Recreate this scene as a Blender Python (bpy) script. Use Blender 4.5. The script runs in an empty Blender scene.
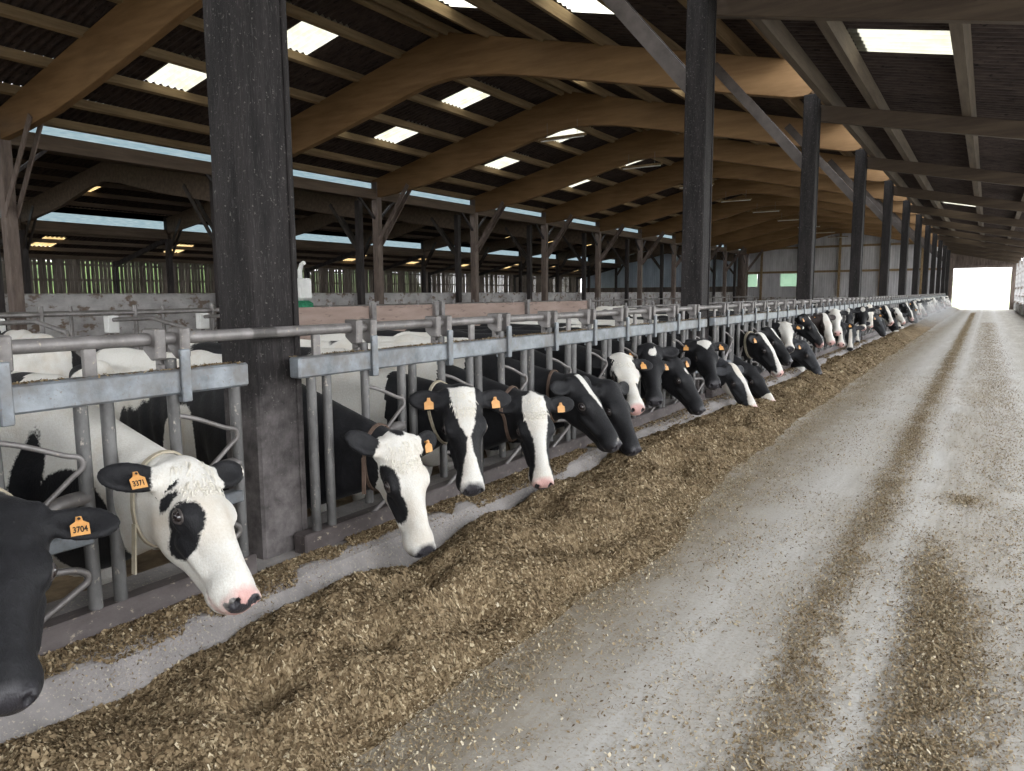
import bpy, math, random
import numpy as np
from mathutils import Vector, Matrix
C = bpy.context.scene.collection
sc = bpy.context.scene
PI = math.pi
random.seed(7)
RNG = np.random.default_rng(11)

# ------------------------------------------------------------------ helpers
class MB:
    """collects shapes; build() links them as ONE mesh object"""
    def __init__(s):
        s.v = []; s.f = []
    def add(s, vs, fs):
        o = len(s.v)
        s.v += [tuple(map(float, p)) for p in vs]
        s.f += [tuple(i + o for i in f) for f in fs]
        return s
    def box(s, x0, x1, y0, y1, z0, z1):
        vs = [(x, y, z) for x in (x0, x1) for y in (y0, y1) for z in (z0, z1)]
        return s.add(vs, [(0, 1, 3, 2), (4, 6, 7, 5), (0, 4, 5, 1), (2, 3, 7, 6), (0, 2, 6, 4), (1, 5, 7, 3)])
    def beam(s, a, b, w, h, up=(0, 0, 1)):
        """square bar from a to b, w wide (sideways), h high"""
        a = Vector(a); b = Vector(b); d = (b - a).normalized()
        r = d.cross(Vector(up)).normalized(); u = r.cross(d)
        vs = []
        for p in (a, b):
            for sr, su in ((-1, -1), (1, -1), (1, 1), (-1, 1)):
                vs.append(p + r * (sr * w / 2) + u * (su * h / 2))
        return s.add(vs, [(3, 2, 1, 0), (4, 5, 6, 7), (0, 1, 5, 4), (1, 2, 6, 5), (2, 3, 7, 6), (3, 0, 4, 7)])
    def tube(s, pts, r, n=10, caps=True):
        P = [Vector(p) for p in pts]
        rs = r if isinstance(r, (list, tuple)) else [r] * len(P)
        o = len(s.v); ref = None
        for i, p in enumerate(P):
            t = (P[min(i + 1, len(P) - 1)] - P[max(i - 1, 0)]).normalized()
            if ref is None:
                ref = Vector((0, 0, 1)) if abs(t.z) < .9 else Vector((1, 0, 0))
            a = (ref - t * ref.dot(t)).normalized(); b = t.cross(a); ref = a
            for k in range(n):
                q = 2 * PI * k / n
                s.v.append(tuple(p + (a * math.cos(q) + b * math.sin(q)) * rs[i]))
        for i in range(len(P) - 1):
            for k in range(n):
                k2 = (k + 1) % n
                s.f.append((o + i * n + k, o + i * n + k2, o + (i + 1) * n + k2, o + (i + 1) * n + k))
        if caps:
            s.f.append(tuple(o + k for k in reversed(range(n))))
            s.f.append(tuple(o + (len(P) - 1) * n + k for k in range(n)))
        return s
    def prism(s, prof, axis, a, b):
        """profile (2-D list, counter-clockwise) swept along 'x' or 'y' from a to b"""
        n = len(prof); vs = []
        for t in (a, b):
            for p in prof:
                vs.append((t, p[0], p[1]) if axis == 'x' else ((p[0], t, p[1]) if axis == 'y' else (p[0], p[1], t)))
        fs = [tuple(range(n)), tuple(range(2 * n - 1, n - 1, -1))]
        for i in range(n):
            j = (i + 1) % n
            fs.append((i, n + i, n + j, j))
        return s.add(vs, fs)
    def mesh(s, name):
        me = bpy.data.meshes.new(name); me.from_pydata(s.v, [], s.f); me.update()
        return me
    def build(s, name, m, parent=None, smooth=False, bevel=0, loc=None):
        me = s.mesh(name)
        if m: me.materials.append(m)
        o = bpy.data.objects.new(name, me); C.objects.link(o)
        import bmesh
        bm = bmesh.new(); bm.from_mesh(me); bmesh.ops.recalc_face_normals(bm, faces=bm.faces)
        if bevel:
            es = [e for e in bm.edges if len(e.link_faces) == 2 and e.calc_face_angle(0) > .6]
            bmesh.ops.bevel(bm, geom=es, offset=bevel, segments=1, affect='EDGES', clamp_overlap=True)
        bm.to_mesh(me); bm.free()
        if smooth:
            me.shade_smooth()
            try: me.set_sharp_from_angle(angle=.9)
            except Exception: pass
        if parent: o.parent = parent
        if loc: o.location = loc
        return o

def tag(o, label=None, cat=None, group=None, kind=None):
    if label: o['label'] = label
    if cat: o['category'] = cat
    if group: o['group'] = group
    if kind: o['kind'] = kind
    return o
def empty(name, loc, label, cat, group=None, rz=0):
    o = bpy.data.objects.new(name, None); C.objects.link(o)
    o.location = loc; o.rotation_euler = (0, 0, rz); o.empty_display_size = .2
    return tag(o, label, cat, group)
def struct(name, mb, m, **k):
    return tag(mb.build(name, m, **k), kind='structure')
def copy_tree(o, parent=None):
    c = o.copy(); C.objects.link(c); c.parent = parent
    for ch in KIDS.get(o, []): 
        d = ch.copy(); C.objects.link(d); d.parent = c
        for g in KIDS.get(ch, []):
            e = g.copy(); C.objects.link(e); e.parent = d
    return c
KIDS = {}
def index_kids(root):
    ch = [o for o in C.objects if o.parent == root]; KIDS[root] = ch
    for c in ch: KIDS[c] = [o for o in C.objects if o.parent == c]
ORD = ['', 'first', 'second', 'third', 'fourth', 'fifth', 'sixth', 'seventh', 'eighth', 'ninth', 'tenth', 'eleventh', 'twelfth', 'thirteenth']

# ------------------------------------------------------------------ materials
def mat(name):
    m = bpy.data.materials.new(name); m.use_nodes = True
    nt = m.node_tree; nt.nodes.clear()
    out = nt.nodes.new('ShaderNodeOutputMaterial')
    return m, nt, out
def N(nt, t, **k):
    n = nt.nodes.new(t)
    for a, b in k.items():
        if a.startswith('i_'): 
            key = a[2:]
            n.inputs[int(key) if key.isdigit() else key.replace('_', ' ')].default_value = b
        else: setattr(n, a, b)
    return n
def L(nt, a, b): nt.links.new(a, b)
def rgba(c): return (c[0], c[1], c[2], 1)
def ramp(nt, fac, stops):
    r = N(nt, 'ShaderNodeValToRGB'); e = r.color_ramp.elements
    while len(e) < len(stops): e.new(.5)
    for i, (p, c) in enumerate(stops):
        e[i].position = p; e[i].color = rgba(c) if len(c) == 3 else c
    L(nt, fac, r.inputs[0]); return r.outputs[0]
def noise(nt, vec, scale, detail=4, rough=.6, dist=0):
    n = N(nt, 'ShaderNodeTexNoise', i_Scale=scale, i_Detail=detail, i_Roughness=rough, i_Distortion=dist)
    if vec is not None: L(nt, vec, n.inputs['Vector'])
    return n.outputs[0]
def coords(nt, scale=(1, 1, 1), kind='Object', rot=(0, 0, 0)):
    t = N(nt, 'ShaderNodeTexCoord'); m = N(nt, 'ShaderNodeMapping')
    m.inputs['Scale'].default_value = scale; m.inputs['Rotation'].default_value = rot
    L(nt, t.outputs[kind], m.inputs[0]); return m.outputs[0]
def mix(nt, fac, a, b, bt='MIX'):
    m = N(nt, 'ShaderNodeMix', data_type='RGBA', blend_type=bt)
    for s, v in ((0, fac), (6, a), (7, b)):
        if hasattr(v, 'is_output'): L(nt, v, m.inputs[s])
        elif isinstance(v, (int, float)): m.inputs[s].default_value = v
        else: m.inputs[s].default_value = rgba(v)
    return m.outputs[2]
def mth(nt, op, a, b=0., c=None, clamp=False):
    m = N(nt, 'ShaderNodeMath', operation=op, use_clamp=clamp)
    for i, v in enumerate((a, b) if c is None else (a, b, c)):
        if hasattr(v, 'is_output'): L(nt, v, m.inputs[i])
        else: m.inputs[i].default_value = v
    return m.outputs[0]
def bump(nt, h, strength=.3, dist=.01):
    b = N(nt, 'ShaderNodeBump', i_Strength=strength, i_Distance=dist); L(nt, h, b.inputs['Height']); return b.outputs[0]
def pbr(nt, out, color, rough=.8, metal=0, spec=.3, normal=None):
    p = N(nt, 'ShaderNodeBsdfPrincipled')
    p.inputs['Specular IOR Level'].default_value = spec
    for key, v in (('Base Color', color), ('Roughness', rough), ('Metallic', metal)):
        if hasattr(v, 'is_output'): L(nt, v, p.inputs[key])
        elif isinstance(v, (int, float)): p.inputs[key].default_value = v
        else: p.inputs[key].default_value = rgba(v)
    if normal is not None: L(nt, normal, p.inputs['Normal'])
    L(nt, p.outputs[0], out.inputs[0]); return p
def simple(name, c1, c2, scale=3, stretch=(1, 1, 1), rough=.8, metal=0, spec=.3, speck=None, bstr=.3, bscale=30, lo=.35, hi=.68, kind='Object'):
    m, nt, out = mat(name)
    v = coords(nt, stretch, kind)
    f = noise(nt, v, scale, 6, .65)
    col = ramp(nt, f, [(lo, c1), (hi, c2)])
    if speck:
        sc_, c3, amt = speck
        f2 = noise(nt, v, sc_, 3, .7)
        col = mix(nt, ramp(nt, f2, [(1 - amt - .06, (0, 0, 0)), (1 - amt + .03, (1, 1, 1))]), col, c3)
    nb = bump(nt, noise(nt, v, bscale, 4, .7), bstr, .008)
    pbr(nt, out, col, rough, metal, spec, nb)
    return m

M = {}
M['glulam'] = simple('glulam', (.155, .088, .038), (.235, .14, .066), 2.2, (.35, 3, 3), .62, spec=.25, bstr=.1, bscale=10, speck=(26, (.30, .21, .12), .27))
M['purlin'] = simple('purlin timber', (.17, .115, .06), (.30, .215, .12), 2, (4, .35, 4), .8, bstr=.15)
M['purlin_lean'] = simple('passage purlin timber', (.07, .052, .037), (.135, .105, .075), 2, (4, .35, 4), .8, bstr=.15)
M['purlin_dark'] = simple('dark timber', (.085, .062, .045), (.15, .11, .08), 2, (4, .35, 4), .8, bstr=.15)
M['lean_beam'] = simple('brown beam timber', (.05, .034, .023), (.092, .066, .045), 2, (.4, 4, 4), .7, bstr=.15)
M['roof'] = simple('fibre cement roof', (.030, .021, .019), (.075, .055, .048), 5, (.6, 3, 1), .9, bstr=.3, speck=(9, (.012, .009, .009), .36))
def m_post():
    m, nt, out = mat('dark weathered timber'); v = coords(nt, (4, 4, .5)); vo = coords(nt)
    col = ramp(nt, noise(nt, v, 3, 6, .7), [(.35, (.010, .009, .009)), (.68, (.032, .028, .028))])
    col = mix(nt, ramp(nt, noise(nt, v, 34, 4, .7), [(.56, (0, 0, 0)), (.70, (.7, .7, .7))]), col, (.070, .065, .064))
    col = mix(nt, ramp(nt, noise(nt, vo, 60, 3, .7), [(.63, (0, 0, 0)), (.70, (.8, .8, .8))]), col, (.14, .13, .12))
    sp = N(nt, 'ShaderNodeSeparateXYZ'); L(nt, vo, sp.inputs[0])           # splashed, dusty foot
    ft = mth(nt, 'MULTIPLY', mth(nt, 'SUBTRACT', mth(nt, 'ADD', .62, noise(nt, vo, 5, 4, .7)), sp.outputs[2]), 1.6, clamp=True)
    ft = mth(nt, 'MULTIPLY', ft, ramp(nt, noise(nt, vo, 9, 5, .7), [(.3, (.25, .25, .25)), (.6, (.85, .85, .85))]))
    col = mix(nt, ft, col, (.20, .18, .178))
    pbr(nt, out, col, .7, 0, .15, bump(nt, noise(nt, v, 40, 4, .7), .5, .008)); return m
M['post'] = m_post()
M['post_mid'] = simple('brown steel post', (.11, .082, .07), (.21, .165, .14), 3, (3, 3, .6), .6, bstr=.2, speck=(30, (.25, .21, .19), .28))
M['post_far'] = simple('sooty post', (.03, .026, .026), (.07, .06, .06), 3, (3, 3, .6), .7)
M['brace'] = simple('brace steel', (.040, .032, .028), (.085, .07, .062), 4, (1, 1, 1), .45, .35, .5, bstr=.1)
M['conc_wall'] = simple('limewashed concrete', (.33, .32, .32), (.56, .55, .55), 1.6, (1, 1, 1.5), .9, speck=(2.4, (.20, .155, .125), .40), bstr=.4)
M['kerb'] = simple('kerb concrete', (.19, .175, .17), (.31, .288, .278), 4, (1, 1, 1), .9, speck=(90, (.40, .36, .29), .36), bstr=.6, bscale=60)
M['bedding'] = simple('straw bedding', (.12, .085, .055), (.28, .21, .13), 6, (1, 1, 1), .95, bstr=1, bscale=25)
M['cladding'] = simple('weathered cladding', (.40, .395, .41), (.62, .61, .63), 1.5, (1, 1, .3), .75, bstr=.1)
M['cladding_blue'] = simple('blue grey cladding', (.42, .50, .58), (.62, .70, .78), 1.5, (1, 1, .3), .7, bstr=.1)
M['slat'] = simple('weathered boards', (.10, .082, .07), (.24, .205, .18), 2.5, (1, 1.5, .25), .85)
M['plank'] = simple('pinkish board wall', (.26, .19, .16), (.38, .29, .25), 2.5, (1, .4, 2), .85, speck=(9, (.16, .12, .10), .36))
M['galv'] = None
M['tube_dull'] = simple('dull steel', (.13, .12, .115), (.27, .255, .25), 6, (1, 1, 1), .5, .4, .5, speck=(45, (.33, .29, .24), .33), bstr=.2, bscale=50)
M['sill'] = simple('rusty sill steel', (.07, .058, .057), (.15, .13, .127), 5, (1, .6, 1), .6, .15, .4, speck=(40, (.33, .28, .22), .32), bstr=.3)
M['white_post'] = simple('white plastic', (.60, .60, .58), (.78, .78, .76), 4, rough=.6)
M['green_brush'] = simple('green bristle', (.01, .10, .05), (.03, .24, .12), 30, rough=.7, bstr=1)
M['tag'] = simple('orange tag', (.58, .28, .085), (.68, .36, .125), 20, rough=.5, spec=.4, bstr=.05)
M['ink'] = simple('black ink', (.02, .015, .012), (.03, .02, .015), 4, rough=.7)
M['strap'] = simple('collar strap', (.30, .26, .19), (.46, .41, .32), 12, rough=.8)
M['strap_brown'] = simple('brown strap', (.09, .06, .045), (.16, .11, .085), 12, rough=.8)
M['grass'] = simple('meadow', (.42, .46, .26), (.55, .57, .38), .4, rough=.95, bstr=1)
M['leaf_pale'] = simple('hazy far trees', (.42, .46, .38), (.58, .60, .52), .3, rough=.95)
M['bar'] = simple('dull galvanised bar', (.075, .073, .072), (.19, .187, .185), 6, (1, 1, .6), .5, .35, .5, speck=(42, (.34, .31, .27), .33), bstr=.2, bscale=50)
M['leaf'] = simple('hedge leaves', (.03, .06, .015), (.13, .20, .06), .5, rough=.9, bstr=1)
M['yard'] = simple('yard concrete', (.45, .44, .41), (.58, .57, .53), .8, rough=.95)
M['hoof'] = simple('hoof', (.05, .04, .035), (.1, .08, .07), 10)

def m_galv():
    m, nt, out = mat('galvanised steel')
    v = coords(nt)
    f = noise(nt, v, 7, 5, .65)
    col = ramp(nt, f, [(.34, (.125, .135, .147)), (.62, (.255, .28, .305))])
    f2 = noise(nt, v, 75, 4, .7)
    col = mix(nt, ramp(nt, f2, [(.60, (0, 0, 0)), (.66, (.8, .8, .8))]), col, (.16, .145, .13))
    f3 = noise(nt, v, 3.1, 4, .7)
    col = mix(nt, ramp(nt, f3, [(.50, (0, 0, 0)), (.64, (.75, .75, .75))]), col, (.135, .122, .112))
    pbr(nt, out, col, .42, .35, .5, bump(nt, f2, .25, .004))
    return m
M['galv'] = m_galv()

def m_floor():
    m, nt, out = mat('feed passage concrete')
    t = N(nt, 'ShaderNodeTexCoord'); v = t.outputs['Object']
    vs = coords(nt, (1.6, .16, 1))
    big = noise(nt, v, .8, 5, .6); streak = mth(nt, 'ADD', mth(nt, 'MULTIPLY', noise(nt, vs, 3.2, 6, .7), .55), mth(nt, 'MULTIPLY', noise(nt, coords(nt, (9, .7, 1)), 3., 5, .75), .45))
    col = ramp(nt, streak, [(.36, (.29, .262, .225)), (.50, (.45, .42, .38)), (.62, (.60, .575, .535))])
    col = mix(nt, ramp(nt, big, [(.38, (0, 0, 0)), (.62, (.5, .5, .5))]), col, (.38, .34, .28))
    # worn wheel tracks polished by tyres: real lighter bands along the passage
    sep = N(nt, 'ShaderNodeSeparateXYZ'); L(nt, v, sep.inputs[0])
    xw = mth(nt, 'ADD', sep.outputs[0], mth(nt, 'MULTIPLY', mth(nt, 'SUBTRACT', big, .5), .22))
    def band(c, w): return mth(nt, 'SUBTRACT', 1., mth(nt, 'DIVIDE', mth(nt, 'ABSOLUTE', mth(nt, 'SUBTRACT', xw, c)), w), clamp=True)
    tr = mth(nt, 'MAXIMUM', band(-.98, .42), mth(nt, 'MAXIMUM', band(-.30, .12), band(.42, .36)))
    col = mix(nt, mth(nt, 'MULTIPLY', tr, .55, clamp=True), col, (.64, .63, .615))
    # damp, dungy edge beside the heap
    ed = mth(nt, 'MULTIPLY', band(-1.42, .52), mth(nt, 'MULTIPLY', noise(nt, v, 5, 5, .7), 1.5), clamp=True)
    col = mix(nt, ed, col, (.24, .20, .145))
    fine = noise(nt, v, 60, 4, .75)
    col = mix(nt, ramp(nt, fine, [(.50, (0, 0, 0)), (.66, (.75, .75, .75))]), col, (.33, .27, .19))
    fine2 = noise(nt, v, 110, 2, .6)
    col = mix(nt, ramp(nt, fine2, [(.62, (0, 0, 0)), (.70, (.8, .8, .8))]), col, (.56, .50, .40))
    pbr(nt, out, col, .8, 0, .35, bump(nt, fine, .35, .006))
    return m
M['floor'] = m_floor()

def m_feed(name='chopped feed'):
    m, nt, out = mat(name)
    v = coords(nt)
    a = noise(nt, v, 85, 4, .75); b = noise(nt, v, 3.2, 5, .6)
    vo = N(nt, 'ShaderNodeTexVoronoi', i_Scale=95.); L(nt, coords(nt, (1, .6, 1), rot=(0, 0, .5)), vo.inputs['Vector'])
    col = ramp(nt, vo.outputs['Color'], [(.1, (.085, .056, .028)), (.45, (.205, .145, .08)), (.75, (.32, .24, .14)), (.95, (.48, .39, .25))])
    col = mix(nt, ramp(nt, b, [(.36, (.55, .55, .55)), (.58, (0, 0, 0))]), col, (.085, .052, .026))
    h = mth(nt, 'ADD', a, vo.outputs['Distance'])
    pbr(nt, out, col, .9, 0, .2, bump(nt, h, .9, .012))
    return m
M['feed'] = m_feed()
def m_haze():
    m, nt, out = mat('breath and dust haze')
    t = N(nt, 'ShaderNodeTexCoord'); v = t.outputs['Object']
    ln = N(nt, 'ShaderNodeVectorMath', operation='LENGTH'); L(nt, v, ln.inputs[0])
    fall = mth(nt, 'SUBTRACT', 1., ln.outputs['Value'], clamp=True)
    nz = noise(nt, coords(nt, (1.6, 5, 1.6)), 2.0, 3, .6)
    d = mth(nt, 'MULTIPLY', fall, mth(nt, 'MULTIPLY', mth(nt, 'SUBTRACT', nz, .30, clamp=True), 1.1))
    p = N(nt, 'ShaderNodeVolumeScatter', i_Anisotropy=.3); p.inputs['Color'].default_value = (1, 1, 1, 1); L(nt, d, p.inputs['Density']); L(nt, p.outputs[0], out.inputs['Volume'])
    return m
M['haze'] = m_haze()
def m_flake():
    m, nt, out = mat('chopped feed flakes')
    a = N(nt, 'ShaderNodeAttribute', attribute_name='rnd')
    col = ramp(nt, a.outputs['Fac'], [(0, (.055, .036, .018)), (.35, (.165, .115, .064)), (.70, (.33, .25, .15)), (.92, (.54, .45, .30)), (1., (.72, .64, .49))])
    pbr(nt, out, col, .85, 0, .25)
    return m
M['flake'] = m_flake()

def m_cow(name, black=(.0055, .0055, .007), white=(.70, .685, .645)):
    m, nt, out = mat(name)
    t = N(nt, 'ShaderNodeTexCoord'); v = t.outputs['Object']
    coat = N(nt, 'ShaderNodeAttribute', attribute_name='coat').outputs['Fac']
    skin = N(nt, 'ShaderNodeAttribute', attribute_name='skin').outputs['Fac']
    dark = N(nt, 'ShaderNodeAttribute', attribute_name='darknose').outputs['Fac']
    n1 = noise(nt, v, 34, 4, .7); n2 = noise(nt, v, 130, 2, .7); n3 = noise(nt, v, 4, 4, .6)
    f = mth(nt, 'ADD', coat, mth(nt, 'ADD', mth(nt, 'MULTIPLY', mth(nt, 'SUBTRACT', n1, .5), .022), mth(nt, 'MULTIPLY', mth(nt, 'SUBTRACT', n2, .5), .016)))
    f = mth(nt, 'MULTIPLY_ADD', f, 130., .5, clamp=True)
    wcol = mix(nt, ramp(nt, n3, [(.48, (0, 0, 0)), (.75, (.75, .75, .75))]), white, (.56, .47, .36))
    wcol = mix(nt, ramp(nt, n2, [(.4, (.25, .25, .25)), (.6, (0, 0, 0))]), wcol, (.50, .44, .36))
    bcol = mix(nt, ramp(nt, n1, [(.45, (0, 0, 0)), (.75, (1, 1, 1))]), black, tuple(c * 1.9 + .002 for c in black))
    col = mix(nt, f, bcol, wcol)
    # nose skin: pink with black blotches and painted shade in the nostrils
    d = mth(nt, 'MULTIPLY_ADD', mth(nt, 'ADD', dark, mth(nt, 'MULTIPLY', mth(nt, 'SUBTRACT', n1, .5), .5)), 14., .5, clamp=True)
    scol = mix(nt, d, (.60, .36, .33), (.035, .033, .038))
    sk = mth(nt, 'MULTIPLY_ADD', mth(nt, 'ADD', skin, mth(nt, 'MULTIPLY', mth(nt, 'SUBTRACT', n1, .5), .02)), 45., .5, clamp=True)
    col = mix(nt, sk, col, scol)
    hair = noise(nt, coords(nt, (1, 1, .35)), 190, 2, .6)
    rough = mth(nt, 'MULTIPLY_ADD', sk, -.32, .66)
    p = pbr(nt, out, col, rough, 0, .32, bump(nt, mth(nt, 'ADD', hair, n1), .4, .006))
    p.inputs['Sheen Weight'].default_value = .04; p.inputs['Sheen Roughness'].default_value = .4
    return m
M['cow'] = m_cow('cow coat')
M['cow_grey'] = m_cow('grey black cow coat', (.022, .023, .027))
M['cow_brown'] = m_cow('brown black cow coat', (.014, .008, .0065))
M['eyelid'] = simple('bare eyelid', (.050, .042, .040), (.095, .080, .074), 60, rough=.45, spec=.5, bstr=.1)
def m_eye():
    m, nt, out = mat('cow eye'); p = pbr(nt, out, (.016, .011, .012), .06, 0, .8)
    p.inputs['Coat Weight'].default_value = .5; return m
M['eye'] = m_eye()
def m_skylight(name='translucent sheet', tint=(.95, .93, .82), stain=(.80, .74, .55)):
    m, nt, out = mat(name)
    f = noise(nt, coords(nt, (1, 1, 1)), 2.5, 4, .6)
    col = ramp(nt, f, [(.4, tint), (.7, stain)])
    sy = N(nt, 'ShaderNodeSeparateXYZ'); L(nt, coords(nt), sy.inputs[0])      # shading of the corrugation put into the colour as stripes
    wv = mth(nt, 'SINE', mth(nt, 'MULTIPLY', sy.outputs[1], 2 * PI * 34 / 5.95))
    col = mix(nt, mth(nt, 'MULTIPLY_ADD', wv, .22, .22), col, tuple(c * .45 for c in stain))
    tr = N(nt, 'ShaderNodeBsdfTranslucent'); L(nt, col, tr.inputs[0])
    df = N(nt, 'ShaderNodeBsdfDiffuse'); L(nt, col, df.inputs[0])
    ms = N(nt, 'ShaderNodeMixShader', i_0=.25); L(nt, tr.outputs[0], ms.inputs[1]); L(nt, df.outputs[0], ms.inputs[2])
    L(nt, ms.outputs[0], out.inputs[0]); return m
M['skylight'] = m_skylight('translucent sheet', (.46, .445, .37), (.36, .33, .24)); M['skylight_bright'] = m_skylight('brighter translucent sheet')  # brighter copy for the right slope sheets, to light the hall
M['skylight_dirty'] = m_skylight('dirty translucent sheet', (.50, .36, .17), (.36, .23, .09))
def m_strip():  # tinted see-through sheet that dims the sky behind it
    m, nt, out = mat('sky dimming strip'); f = noise(nt, coords(nt, (1, .4, 6)), 9, 4, .6)
    col = ramp(nt, f, [(.35, (.22, .27, .29)), (.7, (.31, .34, .345))])
    tr = N(nt, 'ShaderNodeBsdfTransparent'); L(nt, col, tr.inputs[0]); L(nt, tr.outputs[0], out.inputs[0]); return m
M['strip'] = m_strip()
M['clear_green'] = m_skylight('green translucent sheet', (.55, .66, .58), (.48, .60, .52))
# ------------------------------------------------------------------ the barn
S = 5.95; Y0 = 2.2
def YK(k): return Y0 + S * k
YN, YF = -9.6, 68.6           # open near end, far gable
XC, XL, XR = -2.79, -18.42, -10.8
XE = -18.75   # feed-rail posts, far side posts, ridge of the main hall
PEN = -.25

# ground, passage, kerb
struct('floor', MB().box(-2.35, 1.95, YN - 6, YF + 1.2, -.3, 0), M['floor'])
struct('ground_pen', MB().box(-36, -2.9, YN - 6, YF, -.5, PEN), M['bedding'])
struct('kerb', MB().prism([(-3.0, -.3), (-2.30, -.3), (-2.22, 0.0), (-2.27, .02), (-2.41, .205), (-2.45, .225), (-3.0, .225)], 'y', YN, YF), M['kerb'])
struct('ground_meadow', MB().box(-220, 160, YF + 1.2, 330, -.6, -.06), M['grass'])
struct('ground_yard', MB().box(1.95, 40, -50, YF + 1.2, -.5, -.04).box(-36, 1.95, -50, YN - 6, -.5, -.04), M['yard'])
struct('ground_outside', MB().box(-160, -36, -60, YF + 1.2, -.6, -.1), M['grass'])

# corrugated roofs: true waves that run down the slope, with openings where the clear sheets lie
PER = 5.95 / 34
def wave_roof(name, x0, z0, x1, z1, rows, holes, m, y0=YN + .3, y1=YF + .4, amp=.034, th=.010, sub=6):
    """rows: list of x breakpoints from x0 to x1 ; holes: set of (row, first wave, last wave)"""
    mb = MB(); per = PER; n0 = int(round(y0 / per)); n1 = int(round(y1 / per)); st = per / sub
    ys = [n0 * per + i * st for i in range((n1 - n0) * sub + 1)]
    zs = [amp * math.sin(2 * PI * y / per) for y in ys]
    sl = (z1 - z0) / (x1 - x0)
    for r in range(len(rows) - 1):
        a, b = rows[r], rows[r + 1]
        hi_is_b = (z0 + sl * (b - x0)) > (z0 + sl * (a - x0))
        la, lb = (0, .012) if not hi_is_b else (.012, 0)      # laps: the lower end rides on the next sheet
        ea = a - (.10 if b > a else -.10) * (1 if hi_is_b else 0)
        eb = b + (.10 if b > a else -.10) * (0 if hi_is_b else 1)
        o = len(mb.v)
        for i, y in enumerate(ys):
            mb.v.append((ea, y, z0 + sl * (ea - x0) + zs[i] + la)); mb.v.append((eb, y, z0 + sl * (eb - x0) + zs[i] + lb))
        hs = [(h[1], h[2]) for h in holes if h[0] == r]
        for i in range(len(ys) - 1):
            w = (n0 * sub + i) // sub
            if any(h0 <= w < h1 for h0, h1 in hs): continue
            mb.f.append((o + 2 * i, o + 2 * i + 1, o + 2 * i + 3, o + 2 * i + 2))
    o = mb.build(name, m); o.data.shade_smooth()
    return tag(o, kind='structure')
def wave_sheet(name, xa, za, xb, zb, w0, w1, m, label, group, amp=.034, sub=6):
    mb = MB(); st = PER / sub
    for i in range((w1 - w0) * sub + 1):
        y = w0 * PER + i * st; z = amp * math.sin(2 * PI * y / PER)
        mb.v.append((xa, y, za + z)); mb.v.append((xb, y, zb + z))
        if i: mb.f.append((2 * i - 2, 2 * i - 1, 2 * i + 1, 2 * i))
    o = mb.build(name, m); o.data.shade_smooth()
    return tag(o, label, 'skylight', group)

# ---- main hall
ZE = 5.49; SL = .237; ROOF_UP = .115
def arch_top(x): return ZE + SL * (min(x, 2 * XR - x) - XE)
PX = [-18.72, -17.58, -16.2, -14.82, -13.43, -12.06, -10.95]
rowsL = [-18.95, -17.58, -16.2, -14.82, -13.43, -12.06, XR]
rowsR = [2 * XR - x for x in rowsL[::-1]]; rowsR[-1] = -3.12
holesL = []; skyL = []
def hole(r, yfrac_a, k, waves=6):
    w = int(round((YK(k) + yfrac_a * S) / PER)); return (r, w, w + waves)
for k in range(-1, 11):
    if k != 1: holesL.append(hole(2, .57, k)); skyL.append((holesL[-1], k, 'lower'))
    holesL.append(hole(4, .53, k)); skyL.append((holesL[-1], k, 'upper'))
holesL.append(hole(2, .33, 1)); skyL.append((holesL[-1], 1, 'lower'))
holesL.append(hole(2, .28, 2, 3)); skyL.append((holesL[-1], 2, 'narrow lower'))
holesL.append(hole(4, .36, 1, 3)); skyL.append((holesL[-1], 1, 'narrow upper'))
holesR = []; skyR = []
for k in range(-2, 11):  # unseen sheets near and behind the camera are added for light
    holesR.append(hole(1, .57, k)); skyR.append((holesR[-1], k, 'upper'))
    holesR.append(hole(3, .56, k)); skyR.append((holesR[-1], k, 'lower'))
def zl(x): return ZE + ROOF_UP + SL * (x - XE)
def zr(x): return ZE + ROOF_UP + SL * (2 * XR - x - XE)
wave_roof('roof_hall_left', -18.95, zl(-18.95), XR, zl(XR), rowsL, holesL, M['roof'])
wave_roof('roof_hall_right', XR, zr(XR), rowsR[-1], zr(rowsR[-1]), rowsR, holesR, M['roof'])
def bayname(k):
    return {-2: 'added for light above the near gable', -1: 'unseen in the bay behind the camera', 0: 'in the bay nearest the camera'}[k] if k <= 0 else 'between the %s and %s arches' % (ORD[k], ORD[k + 1])
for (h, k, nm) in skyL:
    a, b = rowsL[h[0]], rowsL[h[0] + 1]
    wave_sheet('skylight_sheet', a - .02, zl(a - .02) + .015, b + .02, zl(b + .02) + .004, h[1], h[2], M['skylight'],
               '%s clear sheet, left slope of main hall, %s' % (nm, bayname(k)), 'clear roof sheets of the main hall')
for (h, k, nm) in skyR:
    a, b = rowsR[h[0]], rowsR[h[0] + 1]
    wave_sheet('skylight_sheet', a - .02, zr(a - .02) + .015, b + .02, zr(b + .02) + .004, h[1], h[2], M['skylight_bright'],
               '%s clear sheet, right slope of main hall, %s' % (nm, bayname(k)), 'clear roof sheets of the main hall')

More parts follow.
